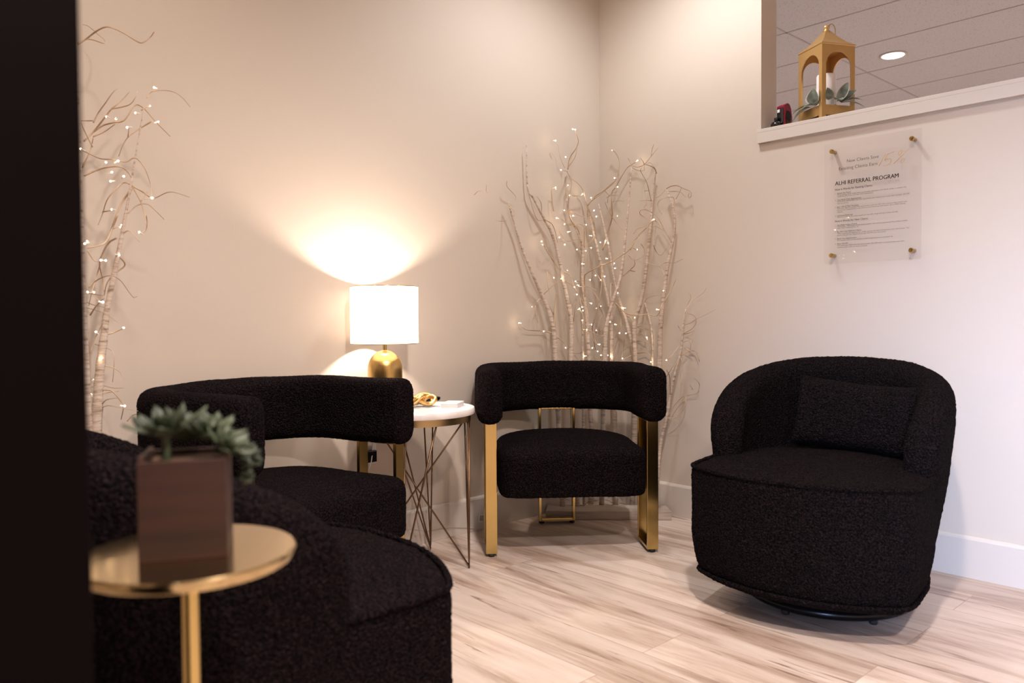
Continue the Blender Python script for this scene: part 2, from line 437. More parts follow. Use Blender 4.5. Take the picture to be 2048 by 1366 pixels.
# ------------------------------------------------------------------ barrel chairs with brass legs
def u_path(hw, yf, ym, ry, p=2.35, step=.012):
    pts = [(-hw, yf)]
    n = 60
    pts += [(-hw, yf+(ym-yf)*k/10) for k in range(1, 10)]
    for k in range(n+1):
        a = pi - pi*k/n
        c, s = cos(a), sin(a)
        pts.append((hw*math.copysign(abs(c)**(2/p), c), ym+ry*abs(s)**(2/p)))
    pts += [(hw, ym+(yf-ym)*k/10) for k in range(1, 11)]
    return resample([(x, y, 0) for x, y in pts], step)
def make_barrel_chair(label):
    t = thing('barrel_chair', label, 'chair', (0,0,0), 0, None)
    # wrap-around backrest
    path = u_path(.302, -.312, -.03, .198, 2.2)
    n = len(path); L = [0]
    for i in range(1, n): L.append(L[-1]+(path[i]-path[i-1]).length)
    T = L[-1]; th, z0, z1, er = .094, .487, .690, .045
    zc, h = (z0+z1)/2, z1-z0
    prof = rrect(th, h, .038, 6)
    prof = [(v.x, v.y) for v in resample([(a, b, 0) for a, b in prof], .011, True)]
    rings = []
    def ring(i, fw, fh, shift):
        tn = (path[min(i+1, n-1)]-path[max(i-1, 0)]).normalized(); nn = Vector((tn.y, -tn.x, 0))
        c = path[i]+tn*shift
        return [c+nn*u*fw+Vector((0, 0, zc+v*fh+(.012*(1-fh)))) for u, v in prof]
    for k in range(8, 0, -1):
        a = radians(90*k/8); rings.append(ring(0, max(.02, cos(a)), 1-(1-cos(a))*er*1.4/(h/2), -er*.62*sin(a)))
    for i in range(n): rings.append(ring(i, 1, 1, 0))
    for k in range(1, 9):
        a = radians(90*k/8); rings.append(ring(n-1, max(.02, cos(a)), 1-(1-cos(a))*er*1.4/(h/2), er*.62*sin(a)))
    bm = bmesh.new(); loft(bm, rings)
    fuzz(obj('backrest', bm, m_boucle, t, True), .0032, 2, .006)
    # seat block: square front, round back
    out = []
    for a in range(0, 360, 3):
        c, s = cos(radians(a)), sin(radians(a)); p = 2.5 if s > 0 else 9
        out.append((.273*math.copysign(abs(c)**(2/p), c), -.09+math.copysign(abs(s)**(2/p), s)*(.265 if s > 0 else .292)))
    out = [(v.x, v.y) for v in resample([(a, b, 0) for a, b in out], .013, True)]
    lv = [(.232, .022), (.226, .010), (.232, .003), (.245, 0)] + [(.245+.0125*k, 0) for k in range(1, 10)] + [(.376, .002), (.389, .009), (.398, .022), (.403, .038)]
    bm = bmesh.new(); pad(bm, out, lv, .03)
    fuzz(obj('seat', bm, m_boucle, t, True), .0032, 2, .006)
    # three flat-bar loops, each with two feet
    def leg(cx, cy, along, ztop):
        bm = bmesh.new(); L2, wd, th = .0775, .021, .0055
        def bar(u0, u1, z0, z1):
            if along == 'y': bx(bm, cx-wd, cx+wd, cy+u0, cy+u1, z0, z1, bev=.0015)
            else: bx(bm, cx+u0, cx+u1, cy-wd, cy+wd, z0, z1, bev=.0015)
        bar(-L2, -L2+2*th, .012, ztop); bar(L2-2*th, L2, .012, ztop); bar(-L2+2*th, L2-2*th, .012, .012+2*th); bar(-L2+2*th, L2-2*th, ztop-2*th, ztop)
        o = obj('leg', bm, m_brass, t)
        for s in (-1, 1):
            b2 = bmesh.new(); px, py = (cx, cy+s*(L2-.012)) if along == 'y' else (cx+s*(L2-.012), cy)
            lathe(b2, [(.011, 0), (.012, .004), (.012, .012)], 16, (px, py)); obj('foot_pad', b2, m_rubber, o, True)
    leg(-.299, -.228, 'y', .500); leg(.299, -.228, 'y', .500); leg(0, .158, 'x', .500)
    return t
def copy_tree(o, parent=None, **props):
    c = o.copy(); COL.objects.link(c); c.parent = parent
    for k, v in props.items(): c[k] = v
    for ch in list(o.children): copy_tree(ch, c)
    return c
chairA = make_barrel_chair('black boucle barrel chair with brass legs, in the corner before the lighted branches')
chairA['group'] = 'black barrel chairs with brass legs'
chairA.location = (-.570, -.280, 0); chairA.rotation_euler = (0, 0, radians(-38.9))
chairB = copy_tree(chairA, label='black boucle barrel chair with brass legs, left of the marble table by the lamp')
chairB.location = (-1.868, -.268, 0); chairB.rotation_euler = (0, 0, radians(17.5))

# ------------------------------------------------------------------ swivel barrel chairs
def make_swivel(label):
    t = thing('swivel_chair', label, 'armchair', (0,0,0), 0, 'black boucle swivel chairs')
    # plan centreline at rim height
    hw, ym, ry, yf = .297, .0, .315, -.085
    pts = []
    for k in range(0, 12):
        f = k/12; pts.append((-hw+.012*(1-f)**2, yf+(ym-yf)*f))
    for k in range(81):
        a = pi-pi*k/80; c, s = cos(a), sin(a); p = 2.15
        pts.append((hw*math.copysign(abs(c)**(2/p), c), ym+ry*abs(s)**(2/p)))
    for k in range(11, -1, -1):
        f = k/12; pts.append((hw-.012*(1-f)**2, yf+(ym-yf)*f))
    path = resample([(x, y, 0) for x, y in pts], .014); n = len(path)
    def rim(y):
        q = min(1, max(.02, (y+.125)/(.125+.315))); return .39+.345*q**.25
    NP = 44
    def ring(i, fw=1, shift=0, fz=1):
        tn = (path[min(i+1, n-1)]-path[max(i-1, 0)]).normalized(); nn = Vector((-tn.y, tn.x, 0))  # points outwards
        if nn.dot(path[i]-Vector((0, 0, 0))) < 0: nn = -nn
        c = path[i]+tn*shift; zt = .075+(rim(c.y)-.075)*fz; th = .052
        zb = .084
        o = []
        for k in range(14):          # outside, bottom to top; the wall flares outwards as it rises
            f = k/13; z = zb+.03+(zt-th-zb-.03)*f
            o.append((th-.062*(1-f)**1.5-.012*(1-f)**6, z))
        for k in range(1, 10):       # rim roll
            a = pi*k/10; o.append((th*cos(a), zt-th+th*sin(a)))
        for k in range(14):          # inside, top to bottom
            f = k/13; z = zt-th-(zt-th-zb-.03)*f
            o.append((-th+.010*sin(pi*f)-.01*f, z))
        o.append((-th+.0, zb)); o.append((-.03, zb-.004)); o.append((-.01, zb+.004))
        return [c+nn*u*fw+Vector((0, 0, z)) for u, z in o]
    rings = []
    for k in range(7, 0, -1):
        a = radians(90*k/7); rings.append(ring(0, max(.05, cos(a)), -.045*sin(a), 1-.22*(1-cos(a))))
    for i in range(n): rings.append(ring(i))
    for k in range(1, 8):
        a = radians(90*k/7); rings.append(ring(n-1, max(.05, cos(a)), .045*sin(a), 1-.22*(1-cos(a))))
    bm = bmesh.new(); loft(bm, rings)
    fuzz(obj('backrest', bm, m_boucle, t, True), .0055, 2, .008)
    # seat block with bowed front
    front = []
    for k in range(41):
        f = -1+2*k/40; front.append((.297*f, -.430+.098*abs(f)**2.2))
    pl = front + [(.311, -.31), (.317, -.25), (.317, -.10), (.300, .02), (.25, .14), (.15, .225), (0, .25), (-.15, .225), (-.25, .14), (-.300, .02), (-.317, -.10), (-.317, -.25), (-.311, -.31)]
    out = [(v.x, v.y) for v in resample([(a, b, 0) for a, b in pl], .013, True)]
    zt = .425
    lv = [(.082, .075), (.084, .055), (.092, .038), (.106, .024), (.112, .030), (.118, .022)] + [(.118+.0181*k, .019*(1-k/6)**1.3 if k < 6 else 0) for k in range(1, 17)] + [(.417, .003), (.424, .010)]
    bm = bmesh.new(); pad(bm, out, lv, .030)
    st = fuzz(obj('seat', bm, m_boucle, t, True), .0052, 2, .005)
    cx = sum(p[0] for p in out)/len(out); cy = sum(p[1] for p in out)/len(out)
    bm = bmesh.new()
    tube(bm, [(p[0]*.992, cy+(p[1]-cy)*.992, zt-.001) for p in out], .0068, 8, closed=True)
    fuzz(obj('piping', bm, m_boucle, st, True), .005, 1, 0)
    bm = bmesh.new()
    tube(bm, [(p[0]*.945, cy+(p[1]-cy)*.945, .111) for p in out], .0065, 8, closed=True)
    fuzz(obj('piping', bm, m_boucle, st, True), .005, 1, 0)
    # lumbar pillow leaning on the back
    bm = bmesh.new(); U, V = 34, 22; hwid, hh, dep = .190, .118, .060
    grid = {}
    for side in (0, 1):
        for i in range(U+1):
            for j in range(V+1):
                u, v = -1+2*i/U, -1+2*j/V
                edge = i in (0, U) or j in (0, V)
                if edge and side: grid[(1, i, j)] = grid[(0, i, j)]; continue
                pin = 1-.07*(1-u*u)*abs(v)**3; pin2 = 1-.05*(1-v*v)*abs(u)**3
                d = dep*((1-u**4)*(1-v**4))**.55*(1 if side == 0 else -1)
                x = u*hwid*pin2; zz = v*hh*pin; curve = .06*u*u
                grid[(side, i, j)] = bm.verts.new((x, d-curve, zz))
    for side in (0, 1):
        for i in range(U):
            for j in range(V):
                q = [grid[(side, i, j)], grid[(side, i+1, j)], grid[(side, i+1, j+1)], grid[(side, i, j+1)]]
                bm.faces.new(q if side else q[::-1])
    mtx = Matrix.Translation((.062, .140, .545)) @ Euler((radians(-14), radians(4), 0)).to_matrix().to_4x4()
    bmesh.ops.transform(bm, matrix=mtx, verts=bm.verts[:])
    fuzz(obj('pillow', bm, m_boucle, t, True), .0052, 2, .006)
    # turntable
    bm = bmesh.new(); lathe(bm, [(.225, .012), (.240, .010), (.252, .018), (.252, .032), (.240, .040), (.10, .046), (.10, .078)], 64)
    bs = obj('swivel_base', bm, m_blackmetal, t, True)
    for k in range(6):
        b2 = bmesh.new(); a = 2*pi*k/6+.3; lathe(b2, [(.010, 0), (.012, .003), (.012, .014)], 14, (.235*cos(a), .235*sin(a))); obj('foot_pad', b2, m_rubber, bs, True)
    return t
swC = make_swivel('black boucle swivel armchair with lumbar pillow, against the right wall below the sign')
swC.location = (-.507, -1.355, 0); swC.rotation_euler = (0, 0, radians(-80))
swD = copy_tree(swC, label='black boucle swivel armchair seen from behind, in the foreground beside the gold table')
swD.location = (-2.400, -1.148, 0); swD.rotation_euler = (0, 0, radians(90))

# ------------------------------------------------------------------ marble side table with hairpin wire legs
TC = Vector((-1.255, -.226, 0)); TZ = .563
t = thing('side_table', 'round white marble side table on crossed brass wire legs, under the lamp', 'side table', TC)
bm = bmesh.new(); lathe(bm, [(.20, TZ-.022), (.2065, TZ-.0215), (.208, TZ-.019), (.208, TZ-.003), (.2055, TZ), (.10, TZ)], 96); obj('tabletop', bm, m_marble, t, True, 40)
bm = bmesh.new(); lathe(bm, [(.192, TZ-.046), (.194, TZ-.046), (.194, TZ-.022), (.186, TZ-.022), (.186, TZ-.046)], 96, cap0=False, cap1=False); obj('band', bm, m_ring, t, True, 40)
zb = TZ-.034
for k, a in enumerate((-52, 38, 128, 218)):
    bm = bmesh.new(); rr = .188; A = radians(a); wr = .0029
    foot = Vector((rr*cos(A), rr*sin(A), wr+.001))
    def top(d): return Vector((.190*cos(A+radians(d)), .190*sin(A+radians(d)), zb))
    tube(bm, [top(-4), foot+Vector((0, 0, .02))+(top(-4)-foot)*.01, foot, foot+Vector((0, 0, .02))+(top(7)-foot)*.01, top(7)], wr, 8)
    tube(bm, [foot+Vector((0, 0, .006)), top(168)], wr, 8)
    tube(bm, [foot+Vector((0, 0, .006)), top(38)], wr, 8)
    obj('leg', bm, m_antique, t, True)

# lamp
LP = Vector((-1.3215, -.14, TZ))
t = thing('table_lamp', 'lit table lamp with white drum shade and brushed gold dome base', 'lamp', LP)
bm = bmesh.new(); pr = [(.059, .001), (.0605, .004), (.0605, .135)]
pr += [(.0605*cos(radians(a)), .135+.066*sin(radians(a))) for a in range(6, 86, 5)] + [(.008, .2015)]
lathe(bm, pr, 64); obj('base', bm, m_brushed, t, True, 60)
bm = bmesh.new(); lathe(bm, [(.007, .199), (.007, .228), (.016, .230), (.018, .262), (.014, .268)], 24); obj('stem', bm, m_brass, t, True, 40)
bm = bmesh.new()
lathe(bm, [(.1165, .224), (.1180, .224), (.1180, .424), (.1165, .424)], 96, cap0=False, cap1=False)
sh = obj('lamp_shade', bm, m_shade, t, True, 40)
bm = bmesh.new()
b2 = bmesh.new(); tube(b2, [(.1178*cos(2*pi*k/80), .1178*sin(2*pi*k/80), .4235) for k in range(80)], .0014, 6, closed=True); obj('shade_rim', b2, m_brass, sh, True)
tube(bm, [(.1178*cos(2*pi*k/80), .1178*sin(2*pi*k/80), .2245) for k in range(80)], .0014, 6, closed=True)
for k in range(3):
    a = 2*pi*k/3+.5; tube(bm, [(.016*cos(a), .016*sin(a), .256), (.117*cos(a), .117*sin(a), .246)], .0013, 6)
obj('shade_rim', bm, m_brass, sh, True)
bm = bmesh.new(); lathe(bm, [(.012, .262), (.013, .275), (.018, .290), (.020, .303), (.017, .314), (.009, .320), (.002, .322)], 24); obj('bulb', bm, m_bulb, t, True)
pl = bpy.data.lights.new('lamp_light', 'POINT'); pl.energy = 17; pl.color = (1, .82, .68); pl.shadow_soft_size = .020
po = bpy.data.objects.new('lamp_light', pl); po.location = (LP.x, LP.y, TZ+.345); COL.objects.link(po)

# gold knot of two interlocked links
t = None
bm = bmesh.new()
def link(bm, c, rx, ry, rot, r=.0105, wob=.012, ph=0):
    E_ = Euler(rot).to_matrix(); pts = []
    for k in range(40):
        a = 2*pi*k/40; p = Vector((rx*cos(a), ry*sin(a), wob*sin(2*a+ph))); pts.append(Vector(c)+E_ @ p)
    tube(bm, pts, r, 10, closed=True)
def trefoil(bm, c, s, rz, r=.010, squash=.62):
    pts = []
    for k in range(90):
        a = 2*pi*k/90; x = sin(a)+2*sin(2*a); y = cos(a)-2*cos(2*a); z = -sin(3*a)
        v = Vector((x, y*squash, z*.95))*s; v.rotate(Euler((0, 0, rz))); pts.append(Vector(c)+v)
    tube(bm, pts, r, 12, closed=True)
trefoil(bm, (-1.238, -.222, TZ+.0265), .0175, radians(-45), .0075, .85)
link(bm, (-1.208, -.243, TZ+.0225), .024, .018, (radians(38), radians(-20), radians(-40)), .0070, .002)
tag(obj('knot_ornament', bm, m_gold, None, True), 'gold knotted link ornament on the marble table beside the lamp', 'ornament')

# remote control
t = thing('remote_control', 'black remote control lying behind the gold knot on the marble table', 'remote control', (-1.128, -.128, TZ), radians(24))
bm = bmesh.new(); prof = rrect(.043, .018, .007, 4); rings = []
for k in range(13):
    f = k/12; x = -.075+.15*f; w = (1-.35*abs(2*f-1)**6); rings.append([(x, u*w, .010+v*w) for u, v in prof])
loft(bm, rings); bd = obj('body', bm, m_black_gloss, t, True, 50)
for k, (m_, s) in enumerate(((m_buttonr, .004), (m_buttonw, .003), (m_buttonr, .003), (m_buttonw, .0035), (m_buttonw, .003))):
    b2 = bmesh.new(); lathe(b2, [(s, .0185), (s, .0205), (s*.7, .0212)], 12, (.062-.014*k, (-1)**k*.008)); obj('button', b2, m_, t)

# white stack of coasters
bm = bmesh.new()
mt = Matrix.Translation((-1.148, -.300, TZ)) @ Matrix.Rotation(radians(36), 4, 'Z')
for k in range(3): bx(bm, -.048, .048, -.030, .030, .0005+.0052*k, .0052+.0052*k, bev=.0007, mtx=mt)
tag(obj('card_box', bm, m_white_plastic), 'small flat white card box lying on the marble table', 'box')

# ------------------------------------------------------------------ foreground drinks table with potted succulent
GZ = .638; GC = Vector((-2.584, -1.669, 0))
t = thing('drinks_table', 'small round gold pedestal table in the foreground holding the wooden planter', 'side table', GC)
bm = bmesh.new(); lathe(bm, [(.095, GZ-.011), (.102, GZ-.011), (.1045, GZ-.008), (.1045, GZ-.002), (.1025, GZ), (.05, GZ)], 96); obj('tabletop', bm, m_tabletop_gold, t, True, 40)
bm = bmesh.new(); lathe(bm, [(.0085, .012), (.0085, GZ-.012)], 32); obj('stem', bm, m_brass, t, True, 40)
bm = bmesh.new(); lathe(bm, [(.10, 0), (.105, .003), (.105, .010), (.10, .014), (.02, .018)], 64); obj('base', bm, m_brass, t, True, 40)
PW = .0405; PH = .097
t = thing('potted_succulent', 'green succulents in a square reddish wooden planter on the gold table', 'plant', (-2.582, -1.662, GZ), radians(-27))
bm = bmesh.new(); w = .0045
bx(bm, -PW, PW, -PW, -PW+w, .0, PH, bev=.0008); bx(bm, -PW, PW, PW-w, PW, .0, PH, bev=.0008)
bx(bm, -PW, -PW+w, -PW+w, PW-w, .0, PH+.004, bev=.0008); bx(bm, PW-w, PW, -PW+w, PW-w, 0, PH+.004, bev=.0008); bx(bm, -PW+w, PW-w, -PW+w, PW-w, .0, .006)
pot = obj('planter', bm, m_cedar, t)
bm = bmesh.new(); bx(bm, -PW+w, PW-w, -PW+w, PW-w, PH-.018, PH-.006, bev=.002); obj('soil', bm, m_soil, t)
def leaf(bm, base, d, up, length, width, thick, curl=.3, mi=0):
    d = Vector(d).normalized(); s = d.cross(Vector(up)).normalized(); nrm = s.cross(d); rings = []
    for k in range(8):
        f = k/7; wv = width*(sin(pi*min(1, f*.86+.1))**.8)*(1-.0*f) if f < 1 else width*.05
        c = Vector(base)+d*length*f+nrm*length*curl*f*f
        rings.append([c+s*wv*.5*cos(a)+nrm*thick*.5*sin(a)*(1-.5*f) for a in [2*pi*q/8 for q in range(8)]])
    loft(bm, rings, mi=mi)
def rosette(name, c, R, tilt, n=26, parent=None, m_=None, seedv=1):
    rnd = random.Random(seedv); bm = bmesh.new(); q = Vector((0, 0, 1)).rotation_difference(Vector(tilt).normalized())
    for k in range(n):
        f = k/n; az = k*2.399; el = radians(12+66*f); ln = R*(1.05-.65*f)
        d = Vector((cos(az)*cos(el), sin(az)*cos(el), sin(el))); up = Vector((-cos(az)*sin(el), -sin(az)*sin(el), cos(el)))
        leaf(bm, c, q @ d, q @ up, ln*(.92+.16*rnd.random()), ln*.42, ln*.13, .16)
    return obj(name, bm, m_ or m_succ, parent, True)
rosette('succulent', (-.018, -.008, PH+.022), .042, (-.25, -.2, 1), 22, t, seedv=2)
bm = bmesh.new(); tube(bm, catmull([(-.018, -.008, PH-.01), (-.018, -.008, PH+.03)]), .004, 8); obj('stalk', bm, m_succ, t, True)
rosette('succulent', (.018, .010, PH+.014), .040, (.2, -.2, 1), 26, t, seedv=3)
rosette('succulent', (.036, -.012, PH+.006), .030, (.6, -.4, 1), 22, t, seedv=5)
rosette('succulent', (-.004, .022, PH+.012), .034, (0, .4, 1), 24, t, seedv=6)
for q_, (pts) in enumerate(([(.030, .0, PH), (.048, .004, PH-.001), (.056, .006, PH-.014), (.057, .007, PH-.034)], [(.03, .014, PH), (.047, .02, PH+.006), (.062, .022, PH-.004), (.066, .02, PH-.018)])):
    bm = bmesh.new(); c = catmull(pts, 6); tube(bm, c, .0016, 6)
    for i, p in enumerate(c):
        for k in range(3):
            a = i*1.3+k*2.1; d = Vector((cos(a), sin(a), .5*sin(a*2)))
            leaf(bm, p, d, (0, 0, 1) if abs(d.z) < .9 else (1, 0, 0), .0085, .0065, .003, .2)
    obj('trailing_stem', bm, m_succ, t, True)

# ------------------------------------------------------------------ lighted birch branches
def pix(px, py, depth):
    return CAM + FW*depth + RT*(depth*(px-1024)/F_PX) - UP*(depth*(py-683)/F_PX)
def clampw(p, r=.012):
    p = Vector(p); p.x = min(p.x, -.018-r); p.y = min(p.y, -.018-r); p.z = max(p.z, .002); return p
def pix_in(px, py, d, r=.004):
    '''the point at this depth, brought forward along the view ray until it clears both walls'''
    for _ in range(60):
        p = pix(px, py, d)
        if p.x < -.018-r and p.y < -.018-r: break
        d -= .02
    return p
def depth_of(p): return (Vector(p)-CAM).dot(FW)
def px_of(p):
    d = Vector(p)-CAM; z = d.dot(FW); return (1024+F_PX*d.dot(RT)/z, 683-F_PX*d.dot(UP)/z)
def build_branches(root, trunks, twigs, bulbs, rnd, slim=.80):
    tr_px = []                                      # (px, py, depth) samples of every trunk
    for base_d, drift, pts in trunks:
        n = len(pts); P = []; R_ = []
        for i, (x, y, w) in enumerate(pts):
            f = i/(n-1); d = base_d+drift*f; r = w*slim*(1-.22*f)*.5*d/F_PX
            p = clampw(pix_in(x, y, d, r), r); P.append(p); R_.append(r)
            tr_px.append((x, y, depth_of(p)))
        C = catmull(P, 5); RR = []
        for i in range(len(C)):
            q = i/5; a = int(min(q, n-1)); b = min(a+1, n-1); RR.append((R_[a]+(R_[b]-R_[a])*(q-a))*(1+.10*rnd.uniform(-1, 1)))
        C = [clampw(c, r) for c, r in zip(C, RR)]
        bm = bmesh.new(); tube(bm, C, RR, 10); o = obj('trunk', bm, m_birch, root, True)
        o.matrix_parent_inverse = root.matrix_world.inverted()
    tw_px = []
    split = []
    for w, polys in twigs:                          # strokes that do not touch become twigs of their own
        cl = []
        for p_ in polys:
            hit = [c for c in cl if min((a-x)**2+(b-y)**2 for q_ in c for a, b in q_ for x, y in (p_[0], p_[-1])) < 49]
            if hit: hit[0].append(p_)
            else: cl.append([p_])
        split += [(w, c) for c in cl]
    for w, polys in split:
        bm = bmesh.new()
        for pl_ in polys:
            x, y = pl_[0]
            near = min(tr_px+tw_px, key=lambda s: (s[0]-x)**2+(s[1]-y)**2); xe, ye = pl_[-1]
            near2 = min(tr_px, key=lambda s: (s[0]-xe)**2+(s[1]-ye)**2)
            d0 = near[2]; d1 = near2[2] if (near2[0]-xe)**2+(near2[1]-ye)**2 < 200 else d0+rnd.uniform(-.16, .10)
            n = len(pl_); P = [clampw(pix_in(a, b, d0+(d1-d0)*i/(n-1)+(.018*sin(i*1.7) if 0 < i < n-1 else 0), .004), .003) for i, (a, b) in enumerate(pl_)]
            for (a, b), p in zip(pl_, P): tw_px.append((a, b, depth_of(p)))
            C = catmull(P, 5); r0 = w*.5*d0/F_PX
            tube(bm, C, [r0*(1-.55*i/(len(C)-1)) for i in range(len(C))], 5)
        o = obj('twig', bm, m_twig, root, True); o.matrix_parent_inverse = root.matrix_world.inverted()
    bm = bmesh.new(); lathe(bm, [(.0008, -.0085), (.0016, -.006), (.0018, 0), (.0024, .002), (.0026, .0045), (.0012, .006)], 8)
    bme = bpy.data.meshes.new('light_bulb'); bmesh.ops.recalc_face_normals(bm, faces=bm.faces[:])
    for f in bm.faces: f.material_index = 1 if f.calc_center_median().z > .0015 else 0; f.smooth = True
    bm.to_mesh(bme); bm.free(); bme.materials.append(m_frost); bme.materials.append(m_fairy)
    allp = tr_px+tw_px
    for x, y in bulbs:
        near = min(allp, key=lambda s: (s[0]-x)**2+(s[1]-y)**2)
        p = clampw(pix_in(x, y, near[2]-.008), .004)
        o = bpy.data.objects.new('light_bulb', bme); COL.objects.link(o); o.parent = root
        o.matrix_parent_inverse = root.matrix_world.inverted()
        o.location = p
        o.rotation_euler = (rnd.uniform(-1.9, 1.9), rnd.uniform(-1.9, 1.9), rnd.uniform(0, 6))
def fairy_glow(root, every, energy):
    bl = [c for c in root.children if c.name.startswith('light_bulb')]
    for o in bl[::every]:
        l = bpy.data.lights.new('fairy_lamp', 'POINT'); l.energy = energy; l.color = (1, .70, .42); l.shadow_soft_size = .004
        p = bpy.data.objects.new('fairy_lamp', l); p.location = o.location+Vector((-.006, -.006, 0)); COL.objects.link(p)
def zz(sc, ox, oy, s):
    """'x,y x,y ; x,y' -> list of polylines in photograph pixels"""
    return [[(ox+float(a.split(',')[0])/sc, oy+float(a.split(',')[1])/sc) for a in part.split()] for part in s.split(';')]

# corner group: a whitewashed board with ten trunks
bA, bB = Vector((-.470, -.090, 0)), Vector((-.092, -.478, 0)); bu = (bB-bA).normalized(); bv = Vector((-bu.y, bu.x, 0))
if bv.x < 0: bv = -bv
mid = (bA+bB)*.5
CT = thing('lighted_branches', 'tall white birch branches with fairy lights on a whitewashed board, in the corner', 'decorative tree', (mid.x, mid.y, 0))
bpy.context.view_layer.update()
bm = bmesh.new(); L2 = (bB-bA).length/2
mt = Matrix((( bu.x, bv.x, 0, mid.x), (bu.y, bv.y, 0, mid.y), (0, 0, 1, 0), (0, 0, 0, 1)))
bx(bm, -L2, L2, 0, .125, .001, .038, bev=.002, mtx=mt)
vmax = max((v.co.x for v in bm.verts)); vmy = max(v.co.y for v in bm.verts)
for v in bm.verts: v.co.x = min(v.co.x, -.016); v.co.y = min(v.co.y, -.016)
o = obj('base_board', bm, m_whitewood, CT); o.matrix_parent_inverse = CT.matrix_world.inverted()
trA = [
 (3.50, -.05, [(1125,1014,13),(1119,900,13),(1116,820,13),(1111,719,14),(1107.6,661,13),(1094,614,11),(1078.5,579,10),(1065,548,9),(1047.5,505,8),(1032,459,6.5),(1016.4,404,4)]),
 (3.50, .04, [(1155,1018,12),(1148,900,12),(1144,800,12),(1142.5,719,12),(1142.5,641,13),(1133,591,12),(1123,540,10),(1113.4,498,9),(1102,463,9),(1090,441,8),(1067,397,6),(1055,373,5),(1053,288,3)]),
 (3.53, .02, [(1168,1016,8),(1167,850,8),(1166,719,6),(1165,641,4)]),
 (3.62, .03, [(1181,1012,13),(1186,900,12),(1180,820,12),(1177.5,719,12),(1171.6,618,10),(1165,564,9),(1165,498,8),(1154,463,6),(1140.6,436,5),(1133,397,4)]),
 (3.52, -.08, [(1203,1019,14),(1206,900,13),(1206,830,13),(1210,719,13),(1212.4,657,12),(1226,602,9),(1241.5,552,8),(1251,470,7),(1259,385,5),(1263,335,3.5)]),
 (3.63, .02, [(1232,1012,12),(1230,900,12),(1229,830,12),(1224,719,12),(1222,637,11),(1210,571,9),(1195,498,8),(1179,432,6),(1168,385,4)]),
 (3.56, .0, [(1264,1019,12),(1268,900,13),(1269,830,14),(1270.6,727,12),(1268.6,649,12),(1282,602,10),(1292,540,10),(1299.7,463,9),(1305.5,397,7),(1311,342,4)]),
 (3.60, .04, [(1283,1012,9),(1284,830,9),(1268,710,9),(1262,680,9),(1251,637,9),(1243,617,10),(1230,567,8),(1218,498,8),(1206.5,447,6),(1197,408,4)]),
 (3.60, .0, [(1299,1008,9),(1304,800,9),(1305.5,719,7),(1303.6,661,6),(1290,606,4)]),
 (3.50, .03, [(1300,1016,13),(1312,850,13),(1319,730,12),(1321,657,12),(1329,579,11),(1336.5,525,9),(1348,470,7),(1348,424,6),(1334.6,381,4)]),
 (3.44, -.10, [(1311,1012,10),(1320,895,9),(1330,848,9),(1341,792,8),(1349,753,7),(1362,700,6),(1366,657,6),(1371.5,618,3)])]
A_ = lambda s: zz(5.2545, 1010, 240, s)
B_ = lambda s: zz(5.254, 1190, 240, s)
C_ = lambda s: zz(5.2545, 1010, 480, s)
D_ = lambda s: zz(5.254, 1200, 480, s)
E_ = lambda s: zz(3.793, 1180, 700, s)
G_ = lambda s: zz(2.577, 900, 230, s)
H_ = lambda s: zz(5.535, 1050, 940, s)
